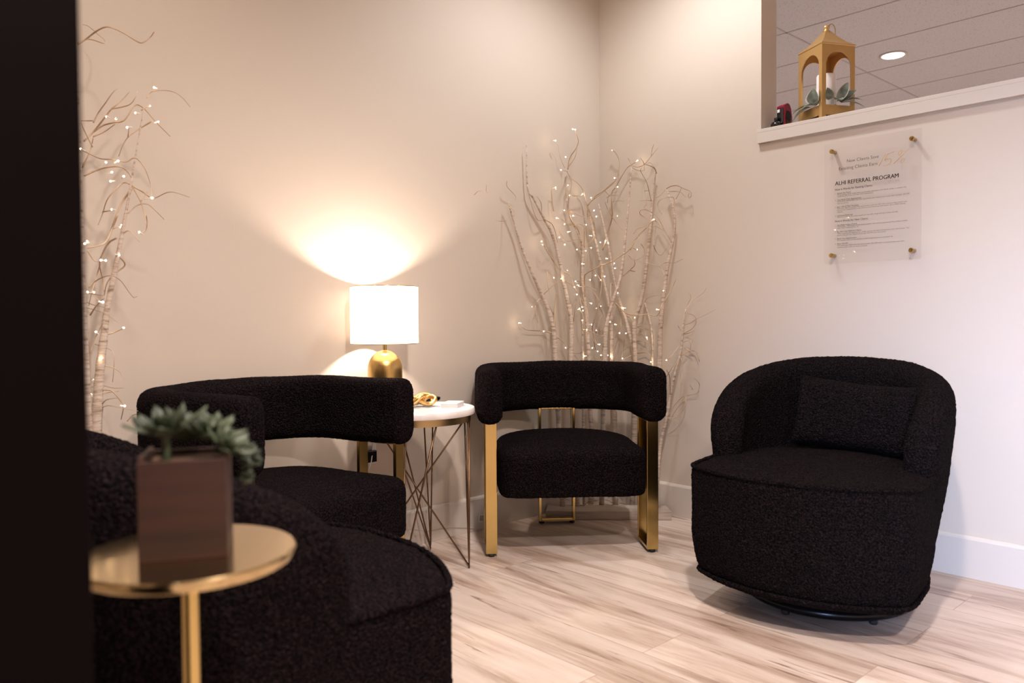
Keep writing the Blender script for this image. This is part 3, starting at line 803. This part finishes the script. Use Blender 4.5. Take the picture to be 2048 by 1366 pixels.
twA = [
 (2, A_('415,1050 345,1050 300,960 270,850 240,740 230,690')), (2.6, A_('410,1045 490,1090 530,1180 550,1290')), (2, A_('385,1000 380,880 335,800')),
 (2, A_('20,870 100,970 70,1040 ; 20,640 22,700 110,800 108,840')), (1.3, G_('292,545 265,548 235,543 ; 125,412 150,392 195,405 ; 188,360 186,390 195,405')),
 (3, A_('790,1366 780,1190 740,1110 690,1040 665,930 670,830 690,740 700,650 650,540')), (2.4, A_('660,520 680,400 745,300 770,220 740,120')),
 (2.4, A_('665,500 675,480 740,380 755,260 735,130')), (1.2, A_('630,500 620,490 575,380 560,280 520,215')), (1.6, A_('655,540 640,535 600,530')),
 (2.2, A_('665,930 645,830 645,700 700,660')), (2, A_('680,795 750,797 820,795')), (2.6, A_('960,1260 945,1130 920,1030 870,910 850,830 815,730 760,660 700,620')),
 (2.6, A_('870,900 940,810 1040,740 1156,635')+B_('-38,850 100,740 200,650 250,530 255,430 220,350 180,315')),
 (2.6, A_('670,950 780,1000 920,1060')), (2.2, A_('835,1340 835,1210 830,1130 780,1090 720,1110 660,1100 600,1040')), (1.8, A_('570,1170 650,1270 770,1255')),
 (2.2, A_('510,960 490,740 535,715')), (2, A_('870,930 865,1020 900,1060 930,1060')), (2, A_('930,1060 905,1170 940,1230 850,1330')), (1.8, A_('380,1270 430,1330 500,1310')),
 (3, B_('80,1366 130,1190 180,1020 175,900 175,770 220,700 280,590 340,500 385,470 440,430')),
 (1.7, B_('385,470 365,430 345,400 ; 385,480 450,495 520,465 590,380 665,290 ; 590,380 600,310 620,250')), (1.6, B_('520,470 500,430 475,400')),
 (2.8, B_('645,560 630,515 600,490 530,465')), (1.4, B_('390,500 450,530 515,530 520,480 580,450 640,520')), (1.6, B_('590,850 570,760 540,650 480,540 490,500')),
 (1.8, B_('180,1020 240,1100 310,1180 ; 175,1010 130,930 105,860')), (2.4, B_('750,720 800,695 860,690 930,720 1000,750 1010,800 980,815 990,765')),
 (1.6, B_('760,750 890,755 940,800 970,815')), (2, B_('830,980 830,830 790,810 700,830 660,880 670,940 705,990')), (1.3, B_('640,820 700,780 740,730')),
 (2.6, B_('370,1366 450,1220 540,1130 600,1060 650,1070 720,1150 790,1260 810,1320')), (2, B_('600,1060 540,1030 475,990 480,950 540,945 620,990 680,1060 730,1160')),
 (1.6, B_('400,1200 450,1140 540,1125 640,1120 720,1160')), (1.4, B_('640,1110 632,1200 625,1300')), (1.6, B_('600,970 515,920 540,880 520,750')), (1.3, B_('600,850 530,845 475,850 ; 520,745 560,742 ; 850,830 890,760 910,710')),
 (1.1, B_('100,740 150,790 240,800 300,860 ; 120,820 180,770 240,750 ; 130,870 150,800 250,790 ; 185,860 240,850 310,855')),
 (3, C_('490,975 400,955 280,950 200,930 160,870')), (2.8, C_('540,1015 610,1070 670,1145')), (2, C_('330,660 400,580 470,510 545,440 ; 320,690 345,870')), (1.4, C_('445,330 450,480 475,590')),
 (2.6, C_('580,320 500,210 430,100 380,0')), (2.4, C_('620,335 690,380 710,450 730,500 790,600 850,700 875,800 880,900')), (2.6, C_('635,430 720,490 780,590 800,680 850,760 870,900')),
 (4.5, C_('520,930 525,750 540,570')), (2, C_('510,780 490,740 470,700')), (1.6, C_('630,840 650,740 710,670 ; 720,860 740,700 755,620')), (2.6, C_('1010,430 970,370 910,300 870,230 865,130')),
 (2.4, C_('960,1100 920,960 930,870 985,660 930,540 910,450 915,320 860,230')), (3, C_('840,600 835,400 860,350 930,310 1000,270 1080,240 1156,210')), (2.2, C_('1000,270 1015,430 1000,600 985,660')),
 (2.4, C_('980,680 1020,760 1060,850 ; 960,930 960,980 1000,830 1030,790')), (2, C_('670,1185 780,1190 850,1150 940,1155 ; 810,1200 860,1155')), (2, C_('730,1210 770,1260 ; 940,1230 1010,1270')),
 (2, C_('740,440 800,425 880,420 ; 780,490 880,495 960,530')), (2, C_('780,720 820,800 850,1030')), (2.4, C_('820,940 900,960 920,970 1000,1010 1050,990')),
 (2.2, C_('1000,1240 1040,1050 1020,950 1000,940 ; 950,1160 930,1060')), (2.4, C_('1130,470 1115,460 1110,600 1130,640')), (1.6, C_('880,900 850,1020 870,1150 ; 1100,870 1140,950 1150,1100')),
 (3, D_('0,270 100,240 200,180 300,110 350,20 400,-40')), (2.4, D_('240,380 320,310 365,260 360,200 ; 310,320 370,330')), (2.4, D_('160,660 230,730 300,780 400,790 500,780 600,795 640,710 690,620 760,500 800,410')),
 (1.6, D_('470,650 500,610 580,585 680,575')), (1.8, D_('680,380 640,290 560,260 480,240 370,205')), (1.6, D_('630,280 680,240 780,240 870,200')), (1.6, D_('465,660 460,780 430,870 390,890')),
 (1.7, D_('390,915 490,880 540,950 ; 390,915 450,940 475,990 480,1030 490,960 540,955')), (1.7, D_('387,990 470,1060 550,1130 ; 390,1065 460,1060')), (2.6, D_('388,1190 480,1180 530,1215 540,1270')),
 (2.6, D_('170,670 215,780 220,900 200,990 150,1160 120,1200')), (2.2, D_('330,1215 260,1250 210,1290 ; 230,1240 245,1150 260,1030')), (1.4, D_('900,740 920,680 955,600 930,550 ; 910,720 980,630 1080,560 1120,500')),
 (1.8, D_('920,765 990,800 1010,860 970,930 870,990 845,1030')), (1.4, D_('890,890 960,870 1010,830 1100,790 1215,730')), (1.8, D_('850,950 835,930 820,900 ; 870,990 930,980 985,955')),
 (2, D_('855,1210 930,1170 1000,1165 1030,1210 1045,1275 ; 895,1140 950,1170 990,1215')), (1.3, D_('870,1080 930,1060 950,1100 950,1170 ; 960,1050 950,1100')), (1.8, D_('830,1120 760,1210 700,1280 740,1310 ; 760,1366 800,1300 850,1220')),
 (1.8, D_('560,50 590,120 640,160 700,90')), (1.5, D_('380,100 330,75 ; 430,40 465,100 450,170 380,215 ; 300,160 340,200 420,230')), (4.5, D_('350,860 320,815 280,800')),
 (1.8, D_('150,740 190,700 230,720 ; 160,1240 220,1180 330,1110')), (1.8, E_('600,490 640,420 720,345 715,440 650,510 590,515 680,545')), (2.4, E_('610,345 605,210 580,150 ; 560,230 640,110')),
 (1.6, E_('820,320 830,260 790,210 ; 780,300 755,260')), (1.7, E_('695,40 760,10 800,10 830,90 ; 690,60 700,160 690,250')), (1.6, E_('740,345 790,335 820,320 ; 720,345 700,380')),
 (1.6, H_('445,315 515,350 ; 590,380 650,395 690,360 760,340 820,335')), (1.6, H_('885,330 940,345 985,380 ; 885,375 960,390 1000,380 1100,370 ; 920,310 990,270')), (1.2, H_('1040,360 1120,378 ; 1050,300 1085,345'))]
blA = [(900+x/2.577, 230+y/2.577) for x, y in ((540,132),(597,217),(636,74),(646,77),(575,286),(837,180),(963,237),(852,325),(860,372),(545,377),(605,365),(620,415),(681,410),(728,430),(585,490),(637,520),(740,493),(758,523),(553,532),(590,562),(698,565),(612,602),(588,668),(565,632),(725,622),(655,695),(697,700),(470,652),(475,668),(725,684),(805,650),(811,660),(773,657),(1047,540),(860,520),(962,692),(808,740),(845,768),(853,790),(685,767),(607,800),(535,840),(574,843),(650,860),(643,888),(660,878),(718,850),(750,828),(797,833),(775,853),(425,987),(360,1072),(486,1115),(650,925),(725,970),(685,990),(685,1010),(665,1000),(752,996),(780,985),(898,995),(868,920),(952,1047),(1070,1003),(1104,906),(1110,914),(1015,1150),(680,1058),(725,1080),(704,1110),(757,1112),(828,1070),(853,1080),(870,1125),(910,1125),(767,1182),(736,1200),(757,1217),(697,1242),(780,1238),(812,1242),(828,1245),(885,1257),(595,1200),(1035,1272),(1112,1265))]
build_branches(CT, trA, twA, blA, random.Random(3)); fairy_glow(CT, 3, .018)

# second group, behind the door edge at the left
LT = thing('lighted_branches', 'white birch branches with fairy lights at the left, partly behind the dark door', 'decorative tree', (-2.42, -.17, 0))
bpy.context.view_layer.update()
bm = bmesh.new(); bx(bm, -2.70, -2.14, -.235, -.11, .001, .038, bev=.002)
o = obj('base_board', bm, m_whitewood, LT); o.matrix_parent_inverse = LT.matrix_world.inverted()
def dl(px, yw=-.17):
    """depth at which the view ray through this column meets the plane y = yw at eye height"""
    d = FW+RT*((px-1024)/F_PX); return (yw-CAM.y)/d.y
d1, d2 = dl(172), dl(205, -.15)
trB = [
 (d1, .0, [(184,1290,24),(181,1000,24),(177,840,23),(171,700,21),(166,560,18),(163,430,14),(160,300,11),(156,180,9),(153,90,6)]),
 (d2, -.02, [(190,1290,36),(190,1000,36),(194,840,34),(198,760,32),(207,680,26),(214,620,22),(226,560,18),(240,490,15),(251,430,11),(262,370,9),(268,330,7),(280,260,5),(288,215,3.5)]),
 (dl(128), .0, [(132,1290,26),(130,900,24),(120,600,20),(112,300,14),(108,60,9)])]
I_ = lambda s: zz(3.252, 150, 30, s)
J_ = lambda s: zz(3.252, 150, 430, s)
twB = [
 (4, I_('20,190 80,150 140,105 200,78 260,90 330,125 400,170 440,180 490,145 515,110')), (3, I_('20,180 80,158 130,165 190,185 190,160 150,125 90,75 50,62')),
 (4, I_('60,820 120,760 200,660 240,610 300,560 355,500')), (3.6, I_('120,760 180,720 250,700 320,685 380,600 410,585 460,620 520,690 620,790')), (3, I_('240,610 300,600 360,580 390,540 405,495')),
 (3, I_('120,700 150,640 200,570 250,500 285,475 ; 120,790 190,760 260,710')), (3.2, I_('495,695 420,740 350,790 310,850 285,920')), (2.2, I_('465,540 500,500 560,490 640,500 700,540 750,600')),
 (3, I_('50,880 110,910 170,935 240,940 330,955 380,930 420,950 460,1010 490,1100 495,1180 450,1200')), (4, I_('60,1045 140,1010 220,990 300,990 350,1030 375,1080')),
 (3.4, I_('380,1115 440,1150 510,1190 620,1150 745,1185')), (3.4, I_('375,1115 430,1220 455,1310 465,1366')), (2.6, I_('345,1290 400,1240 470,1230 520,1270 580,1330 ; 430,1210 470,1150')),
 (3, I_('375,1110 320,1090 270,1130 210,1200 180,1290 150,1366')), (5, I_('370,1130 320,1200 270,1300 245,1366')), (2.6, I_('180,1280 215,1275 245,1270 ; 345,790 350,735')),
 (2.4, I_('115,860 60,750 40,700 ; 115,688 40,688')), (3.4, I_('50,990 100,880 120,790 ; 430,620 480,590')),
 (5, J_('275,0 240,90 210,160 170,195 80,215')), (4.4, J_('270,150 220,180 180,250 160,320 180,420 190,500')), (4, J_('280,260 325,325 260,380 210,440 190,520')),
 (2.6, J_('90,470 120,440 180,405 240,395 300,430 350,500 380,535 405,530')), (2, J_('60,600 140,620 210,650 280,700')), (3.4, J_('195,778 250,765 320,735')),
 (2.4, J_('180,975 250,995 300,1030 315,1085')), (3.4, J_('180,1135 240,1145 290,1200 315,1245 300,1330')), (2, J_('180,1250 220,1240 300,1255 410,1275')), (2, J_('100,1120 180,1110 250,1125 315,1125')),
 (2, J_('130,840 190,860 240,885 255,950 245,1085')), (3, J_('465,0 465,90 425,120')), (2.2, J_('320,115 355,105 420,175 ; 240,92 300,75')), (2.6, J_('80,230 130,300 200,295')),
 (3, J_('165,320 140,400 110,500 90,590')), (3.6, J_('100,650 140,590 190,540')), (2.2, J_('60,560 120,585 190,600')), (3, J_('100,900 130,800 190,690')), (2.4, J_('180,1225 210,1200 290,1190')),
 (2.6, J_('340,1340 370,1305 400,1295 ; 60,1230 140,1330 ; 90,510 190,525')), (2, J_('180,1160 250,1150 290,1145 ; 160,560 110,515'))]
blB = [(130+x/1.6467, 30+y/1.6467) for x, y in ((297,240),(278,299),(237,323),(168,341),(140,336),(210,370),(303,353),(57,443),(133,489),(171,483),(150,519),(191,533),(155,547),(291,603),(158,641),(185,696),(249,718),(70,752),(75,745),(173,790),(122,808),(133,808),(76,914),(90,914),(120,945),(105,1047),(192,1030),(123,1133),(92,1203),(87,1252),(192,1287))]
build_branches(LT, trB, twB, blB, random.Random(5), .62); fairy_glow(LT, 3, .014)
print('TWIGS', len([c for c in CT.children if c.name.startswith('twig')]), len([c for c in LT.children if c.name.startswith('twig')]))

# fairy-light cord along the floor, with its paper tag
bm = bmesh.new()
tube(bm, catmull([(-.60, -.03, .040), (-.70, -.045, .012), (-.775, -.028, .008), (-.84, -.02, .022), (-.95, -.022, .045), (-1.05, -.02, .050), (-1.14, -.022, .075), (-1.22, -.02, .10), (-1.30, -.02, .20), (-1.315, -.016, .33)], 8), .0013, 6)
o = tag(obj('light_cord', bm, m_cord, None, True), 'thin clear fairy-light cord running along the baseboard behind the marble table', 'cord')
bm = bmesh.new(); mt = Matrix.Translation((-.782, -.026, .052)) @ Euler((0, radians(10), radians(8))).to_matrix().to_4x4()
bx(bm, -.014, .014, -.0006, .0006, -.017, .017, mtx=mt)
o = obj('cord_tag', bm, m_white_plastic); bm2 = bmesh.new()
for k in range(4): bx(bm2, -.010+.006*k, -.0075+.006*k, -.0010, -.0007, -.012, .010, mtx=mt)
tag(o, 'tiny white paper tag hanging on the cord at the baseboard', 'tag'); obj('print', bm2, m_ink, o)
# wall outlet with plugged adapter behind the table
t = thing('power_outlet', 'wall outlet with a plugged black adapter behind the marble table', 'outlet', (-1.31, 0, .40))
bm = bmesh.new(); bx(bm, -.036, .036, -.006, -.0005, -.058, .058, bev=.002); obj('cover_plate', bm, m_white_plastic, t)
bm = bmesh.new(); bx(bm, -.022, .022, -.032, -.006, -.050, -.006, bev=.004); obj('adapter', bm, m_black_gloss, t)
bm = bmesh.new(); bx(bm, -.014, .014, -.014, -.006, .010, .038, bev=.003); obj('plug', bm, m_white_plastic, t)
bm = bmesh.new(); tube(bm, catmull([(.004, -.014, .03), (.018, -.03, .06), (.012, -.02, .0), (-.010, -.04, -.05), (-.02, -.02, -.12), (.02, -.015, -.25)], 6), .002, 6); obj('cable', bm, m_white_plastic, t, True)

# ------------------------------------------------------------------ acrylic sign
SX = -.022
t = thing('acrylic_sign', 'clear acrylic referral sign on four brass standoffs, on the wall under the ledge', 'sign', (0, -1.285, 1.288))
def sbox(bm, y0, y1, z0, z1, x0, x1, **k): bx(bm, x0, x1, y0+1.285, y1+1.285, z0-1.288, z1-1.288, **k)
bm = bmesh.new(); sbox(bm, -1.455, -1.115, 1.066, 1.510, SX-.003, SX, bev=.0006); obj('panel', bm, m_acrylic, t)
for y in (-1.145, -1.425):
    for z in (1.478, 1.097):
        bm = bmesh.new(); rings = []
        for r, x in ((.0065, -.0005), (.0065, -.0205), (.0045, -.0208), (.0045, -.0255), (.0078, -.0258), (.0080, -.0330), (.0068, -.0345), (.003, -.0348)):
            rings.append([(x, y+1.285+r*cos(2*pi*k/24), z-1.288+r*sin(2*pi*k/24)) for k in range(24)])
        loft(bm, rings); obj('standoff', bm, m_brass, t, True, 40)
def lettering(lines, m_, thick=0):
    """lines: (text, y at left end, y at right end, baseline z, cap height)"""
    dg = None; bmx = bmesh.new()
    for s, ya, yb, z, hgt, off in lines:
        cu = bpy.data.curves.new('t', 'FONT'); cu.body = s; cu.size = 1; cu.offset = off; cu.resolution_u = 3
        ob = bpy.data.objects.new('t', cu); COL.objects.link(ob)
        dg = bpy.context.evaluated_depsgraph_get(); me = bpy.data.meshes.new_from_object(ob.evaluated_get(dg))
        x0 = min(v.co.x for v in me.vertices); x1 = max(v.co.x for v in me.vertices)
        sx = (ya-yb)/(x1-x0); sy = hgt/.70
        for v in me.vertices:
            X, Y = (v.co.x-x0)*sx, v.co.y*sy
            v.co = (SX-.0034, ya-X+1.285, z+Y-1.288)
        bmx.from_mesh(me); bpy.data.objects.remove(ob); bpy.data.curves.remove(cu); bpy.data.meshes.remove(me)
    me = bpy.data.meshes.new('lettering'); bmx.to_mesh(me); bmx.free(); me.materials.append(m_)
    o = bpy.data.objects.new('lettering', me); COL.objects.link(o); o.parent = t; return o
lettering([('New Clients Save', -1.1993, -1.3122, 1.4305, .0115, -.006), ('Exisiting Clients Earn', -1.170, -1.3076, 1.4060, .0115, -.006)], m_ink)
lettering([('ALHI REFERRAL PROGRAM', -1.1561+d_, -1.3802+d_, 1.3525, .0145, 0) for d_ in (-.0003, 0, .0003)], m_ink)
b0, b1 = .0, .008
lettering([('How it Works for Existing Clients:', -1.1560, -1.2920, 1.3335, .0070, b1),
 ('1.', -1.1570, -1.1590, 1.3203, .0048, b1), ('Spread the Word', -1.1640, -1.2136, 1.3203, .0050, b1),
 ('As an existing client, simply share your positive experience with friends, family, or anyone who', -1.164, -1.4062, 1.3148, .0042, b0),
 ('could benefit from our hair loss treatments.', -1.164, -1.2941, 1.3090, .0042, b0),
 ('2.', -1.1570, -1.1595, 1.2955, .0048, b1), ('They Book Their Appointment', -1.164, -1.2517, 1.2955, .0050, b1),
 ("When your referral books their first appointment and mentions your name, they'll be given 15% OFF", -1.164, -1.4169, 1.2903, .0042, b0),
 ('their first service.', -1.164, -1.2063, 1.2835, .0042, b0),
 ('3.', -1.1570, -1.1595, 1.2702, .0048, b1), ('Earn 15% of Their Purchase', -1.164, -1.2420, 1.2702, .0050, b1),
 ("Once your referral completes their appointment, you'll earn 15% credit of the purchase towards your", -1.164, -1.4094, 1.2650, .0042, b0),
 ('own services. Complimentary credit is yours to use toward your next service. Up to a $500 value per', -1.164, -1.4046, 1.2590, .0042, b0),
 ('referral.', -1.164, -1.1849, 1.2524, .0042, b0),
 ('4.', -1.1570, -1.1595, 1.2382, .0048, b1), ('Unlimited Referrals', -1.164, -1.2215, 1.2382, .0050, b1),
 ("There's no limit to how many people you can refer. Keep sharing and keep earning!", -1.164, -1.3786, 1.2330, .0042, b0)], m_ink)
lettering([('How it Works for New Clients:', -1.1565, -1.2771, 1.2180, .0070, b1),
 ('1.', -1.1570, -1.1590, 1.2042, .0048, b1), ('Get Referred by a Friend', -1.1645, -1.2361, 1.2042, .0050, b1),
 ("You've been referred by a friend, family member who already experienced the positive benefits", -1.1645, -1.4108, 1.1994, .0042, b0),
 ('that they received by us.', -1.1645, -1.2429, 1.1933, .0042, b0),
 ('2.', -1.1570, -1.1595, 1.1798, .0048, b1), ("Mention Your Referrer's Name", -1.1646, -1.2524, 1.1798, .0050, b1),
 ('When booking your appointment, simply mention the name of the person who referred you. This', -1.1646, -1.4168, 1.1735, .0042, b0),
 ('ensures they get their reward and you get 15% OFF your first service.', -1.1646, -1.3394, 1.1672, .0042, b0),
 ('3.', -1.1570, -1.1595, 1.1540, .0048, b1), ('Book Your Appointment', -1.1647, -1.2357, 1.1540, .0050, b1),
 ('Our schedule is easy, and we will help you book an appointment on a convenient day.', -1.1647, -1.3634, 1.1482, .0042, b0),
 ('4.', -1.1570, -1.1595, 1.1360, .0048, b1), ('Enjoy 15% OFF', -1.1648, -1.2049, 1.1360, .0050, b1),
 ('As a thank you, enjoy your first service with 15% OFF when it is time to start your new', -1.1649, -1.4007, 1.1295, .0042, b0),
 ('transformation with our first treatment.', -1.1649, -1.2756, 1.1227, .0042, b0)], m_ink)
def stroke(bm, pts, r=.0007): tube(bm, [(SX-.0042, y+1.285, z-1.288) for y, z in pts], r, 6)
def cat2(p, per=6): return [(v.x, v.y) for v in catmull([(a, b, 0) for a, b in p], per)]
bm = bmesh.new()
stroke(bm, [(-1.3133, 1.4010), (-1.3357, 1.4385)])
stroke(bm, [(-1.3655, 1.4440), (-1.3420, 1.4370)]); stroke(bm, [(-1.3420, 1.4370), (-1.3325, 1.4180)])
stroke(bm, cat2([(-1.3325, 1.4180), (-1.3460, 1.4225), (-1.3555, 1.4170), (-1.3530, 1.4080), (-1.3420, 1.4005), (-1.3285, 1.3995)]))
stroke(bm, [(-1.3630, 1.4010), (-1.4119, 1.4440)])
for cy, cz in ((-1.3850, 1.4365), (-1.3935, 1.4080)):
    stroke(bm, [(cy-(.0052*cos(a)*1.0+.0022*sin(a)), cz+.0078*sin(a)+.001*cos(a)) for a in [2*pi*k/24 for k in range(25)]])
o = obj('lettering', bm, m_goldink, t, True); o['label'] = 'gold handwritten 15%'

# ------------------------------------------------------------------ lantern on the ledge
LZ = 1.6158
t = thing('lantern', 'tall gold metal lantern with arched openings standing on the ledge', 'lantern', (.088, -1.067, LZ), radians(-28))
hw = .072; H1 = .277; tk = .004
def arch_panel(bm, mtx, mi=0):
    """front panel in x/z at y=-hw with an arched opening"""
    a0, a1, zb_, zs = -.054, .054, .050, .197
    arch = [(a0, zb_)] + [(a0, zs)] + [(-.054*cos(radians(k)), zs+.054*sin(radians(k))) for k in range(10, 180, 10)] + [(a1, zs), (a1, zb_)]
    outer = []
    for x, z in arch:
        if z <= zb_+1e-6: outer.append((-hw if x < 0 else hw, .012))
        elif z <= zs+1e-6: outer.append((-hw if x < 0 else hw, z))
        else:
            a = math.atan2(z-zs, x); outer.append((max(-hw, min(hw, x*2.2)), zs+(H1-zs)*min(1, 1.35*sin(a))))
    nn = len(arch)
    for y0 in (-hw, -hw+tk):
        A = [bm.verts.new(mtx @ Vector((x, y0, z))) for x, z in arch]; O = [bm.verts.new(mtx @ Vector((x, y0, z))) for x, z in outer]
        for i in range(nn-1):
            bm.faces.new((A[i], A[i+1], O[i+1], O[i])).material_index = mi
        bm.faces.new((A[0], O[0], O[-1], A[-1])).material_index = mi
        if y0 == -hw: A0 = A
    for i in range(nn):
        j = (i+1) % nn; bm.faces.new((A0[i], A0[j], A[j], A[i])).material_index = mi
bm = bmesh.new()
for k in range(4): arch_panel(bm, Matrix.Rotation(pi/2*k, 4, 'Z'))
bx(bm, -hw+.001, hw-.001, -hw+.001, hw-.001, .040, .046)
for sx in (-1, 1):
    for sy in (-1, 1): bx(bm, sx*(hw-.009)-.009, sx*(hw-.009)+.009, sy*(hw-.009)-.009, sy*(hw-.009)+.009, 0, .013)
fr = obj('frame', bm, m_lantern, t)
bm = bmesh.new(); rings = []
for f, z in ((1.0, H1-.002), (1.03, H1), (1.03, H1+.003), (.90, H1+.010), (.70, H1+.022), (.50, H1+.038), (.34, H1+.052), (.22, H1+.064), (.16, H1+.070)):
    rings.append([(sx*hw*f, sy*hw*f, z) for sx, sy in ((-1,-1),(1,-1),(1,1),(-1,1))])
loft(bm, rings); obj('roof', bm, m_lantern, t)
bm = bmesh.new(); lathe(bm, [(.012, H1+.069), (.013, H1+.073), (.009, H1+.076), (.0085, H1+.080), (.011, H1+.084), (.011, H1+.089), (.008, H1+.094), (.002, H1+.096)], 20); fi = obj('finial', bm, m_lantern, t, True)
bm = bmesh.new(); tube(bm, [(.017+.020*cos(a), -.010+.006*cos(a), H1+.074+.024*sin(a)) for a in [2*pi*k/30 for k in range(30)]], .0017, 6, closed=True); obj('hanging_ring', bm, m_brass, t, True)
CDP = (.088, -1.067)
bm = bmesh.new(); bm_p = [(.030, .0465), (.034, .048), (.035, .06), (.035, .178), (.033, .182), (.026, .183), (.018, .178), (.004, .177)]
lathe(bm, [(r, LZ+z) for r, z in bm_p], 40, CDP); cd = tag(obj('pillar_candle', bm, m_candle, None, True, 50), 'white pillar candle standing inside the gold lantern', 'candle')
bm = bmesh.new(); tube(bm, [(CDP[0], CDP[1], LZ+.176), (CDP[0]+.001, CDP[1], LZ+.186)], .001, 6); obj('wick', bm, m_ink, cd)
# lamb's-ear leaf garland threaded through the lantern
t2 = thing('leaf_sprig', 'grey green velvety leaf sprig spilling from the lantern openings', 'foliage', (.088, -1.067, LZ))
def flatleaf(c, d, nrm, L_, W_, parent):
    d = Vector(d).normalized(); s = d.cross(Vector(nrm)).normalized(); n2 = s.cross(d); bm = bmesh.new(); rows = []
    for k in range(13):
        f = k/12; wv = W_*.62*(sin(pi*f**.8)**.75 if 0 < f < 1 else .03)
        cc = Vector(c)+d*L_*f+n2*L_*(.22*f-.42*f*f)
        row = [cc+s*wv*u+n2*(wv*.35*abs(u)**2) for u in (-1, -.84, -.42, 0, .42, .84, 1)]
        rows.append([bm.verts.new(p) for p in row])
    for k in range(12):
        for j in range(6):
            bm.faces.new((rows[k][j], rows[k][j+1], rows[k+1][j+1], rows[k+1][j])).material_index = 1 if j in (0, 5) else 0
    bmesh.ops.solidify(bm, geom=bm.faces[:], thickness=.0012)
    obj('leaf', bm, (m_sage, m_sage_edge), parent, True)
# camera-side faces of the lantern: local -x face (left, seen) and local -y face (right, seen)
RZ = Matrix.Rotation(radians(-28), 3, 'Z')
def lf(c, d, n_, L_, W_): flatleaf(RZ @ Vector(c), RZ @ Vector(d), RZ @ Vector(n_), L_, W_, t2)
# right-hand spray through the -y face
for c, d, n_, L_, W_ in (
 ((-.035, -.060, .070), (-.2, -.35, 1), (0, -1, .2), .045, .036), ((-.030, -.070, .072), (-.5, -.5, .1), (0, -.5, 1), .040, .022), ((-.012, -.072, .068), (-.1, -.9, -.1), (0, -.2, 1), .040, .030),
 ((.000, -.066, .066), (.5, -.4, 1.1), (-.3, -1, .3), .080, .030), ((.010, -.066, .064), (.9, -.5, .8), (-.2, -1, .5), .075, .026), ((.012, -.070, .060), (1.2, -.6, .35), (0, -.6, 1), .080, .026),
 ((.010, -.074, .058), (1.1, -.9, -.15), (0, -.3, 1), .085, .030), ((.020, -.062, .064), (1, -.2, .9), (-.4, -1, 0), .060, .020)):
    lf(c, d, n_, L_, W_)
# left-hand spray through the -x face
for c, d, n_, L_, W_ in (
 ((-.066, -.030, .060), (-.45, -.1, 1), (-1, -.2, .4), .060, .052), ((-.070, -.020, .058), (-.8, .2, -.1), (-.2, 0, 1), .045, .030), ((-.068, -.010, .062), (-.6, .9, -.1), (-.4, 0, 1), .085, .026),
 ((-.070, -.005, .056), (-.7, .8, -.5), (-.5, 0, 1), .095, .026), ((-.066, -.035, .054), (-.8, -.4, .1), (-.1, .2, 1), .040, .030), ((-.070, .0, .056), (-.5, .8, -.2), (-.6, 0, 1), .070, .022)):
    lf(c, d, n_, L_, W_)
bm = bmesh.new()
for k in range(4):
    a = [(-.055, .0), (0, -.055), (.055, .0), (0, .055)][k]; b = [(-.055, .0), (0, -.055), (.055, .0), (0, .055)][(k+1) % 4]
    p0, p1 = RZ @ Vector((a[0], a[1], .056)), RZ @ Vector((b[0], b[1], .056)); pm = (p0+p1)/2*1.12; pm.z = .056
    tube(bm, catmull([p0, pm, p1], 5), .0022, 6)
obj('stem', bm, m_sage, t2, True)

# small things at the left end of the ledge
t = thing('gift_box', 'dark red and black display box at the left end of the ledge', 'box', (.066, -.908, LZ), radians(-14)); t.scale = (.88, .88, 1)
bm = bmesh.new(); prof = [(-.026, 0), (.026, 0), (.024, .045), (.018, .080), (.008, .096), (-.004, .100), (-.026, .090)]
f = [[bm.verts.new((x, y, z+.0003)) for x, z in prof] for y in (-.022, .022)]
bm.faces.new(f[0]); bm.faces.new(f[1])
for i in range(len(prof)): j = (i+1) % len(prof); bm.faces.new((f[0][i], f[0][j], f[1][j], f[1][i]))
bmesh.ops.bevel(bm, geom=bm.edges[:], offset=.0012, segments=2, affect='EDGES')
gb = obj('shell', bm, m_red, t)
bm = bmesh.new(); bx(bm, -.0285, -.0262, -.018, .018, .004, .082, bev=.0006); obj('front_panel', bm, m_black_gloss, t)
bm = bmesh.new(); bx(bm, -.0292, -.0286, .002, .016, .066, .078); obj('price_label', bm, m_white_plastic, t)
bm = bmesh.new(); prof2 = [(-.010, .004), (.004, .004), (.012, .03), (.016, .05), (.006, .068), (-.012, .070), (-.018, .04)]
f = [[bm.verts.new((x, y, z)) for x, z in prof2] for y in (-.0235, -.0222)]
bm.faces.new(f[0]); bm.faces.new(f[1])
for i in range(len(prof2)): j = (i+1) % len(prof2); bm.faces.new((f[0][i], f[0][j], f[1][j], f[1][i]))
obj('side_panel', bm, m_black_gloss, t)
bm = bmesh.new(); lathe(bm, [(.006, 0), (.016, .003), (.022, .011), (.022, .019), (.017, .027), (.009, .031), (.007, .033), (.009, .035), (.009, .044), (.006, .046)], 28)
o = tag(obj('perfume_bottle', bm, m_black_gloss, None, True, 60), 'small round black glass bottle before the red box on the ledge', 'bottle'); o.location = (.038, -.888, LZ+.0003)
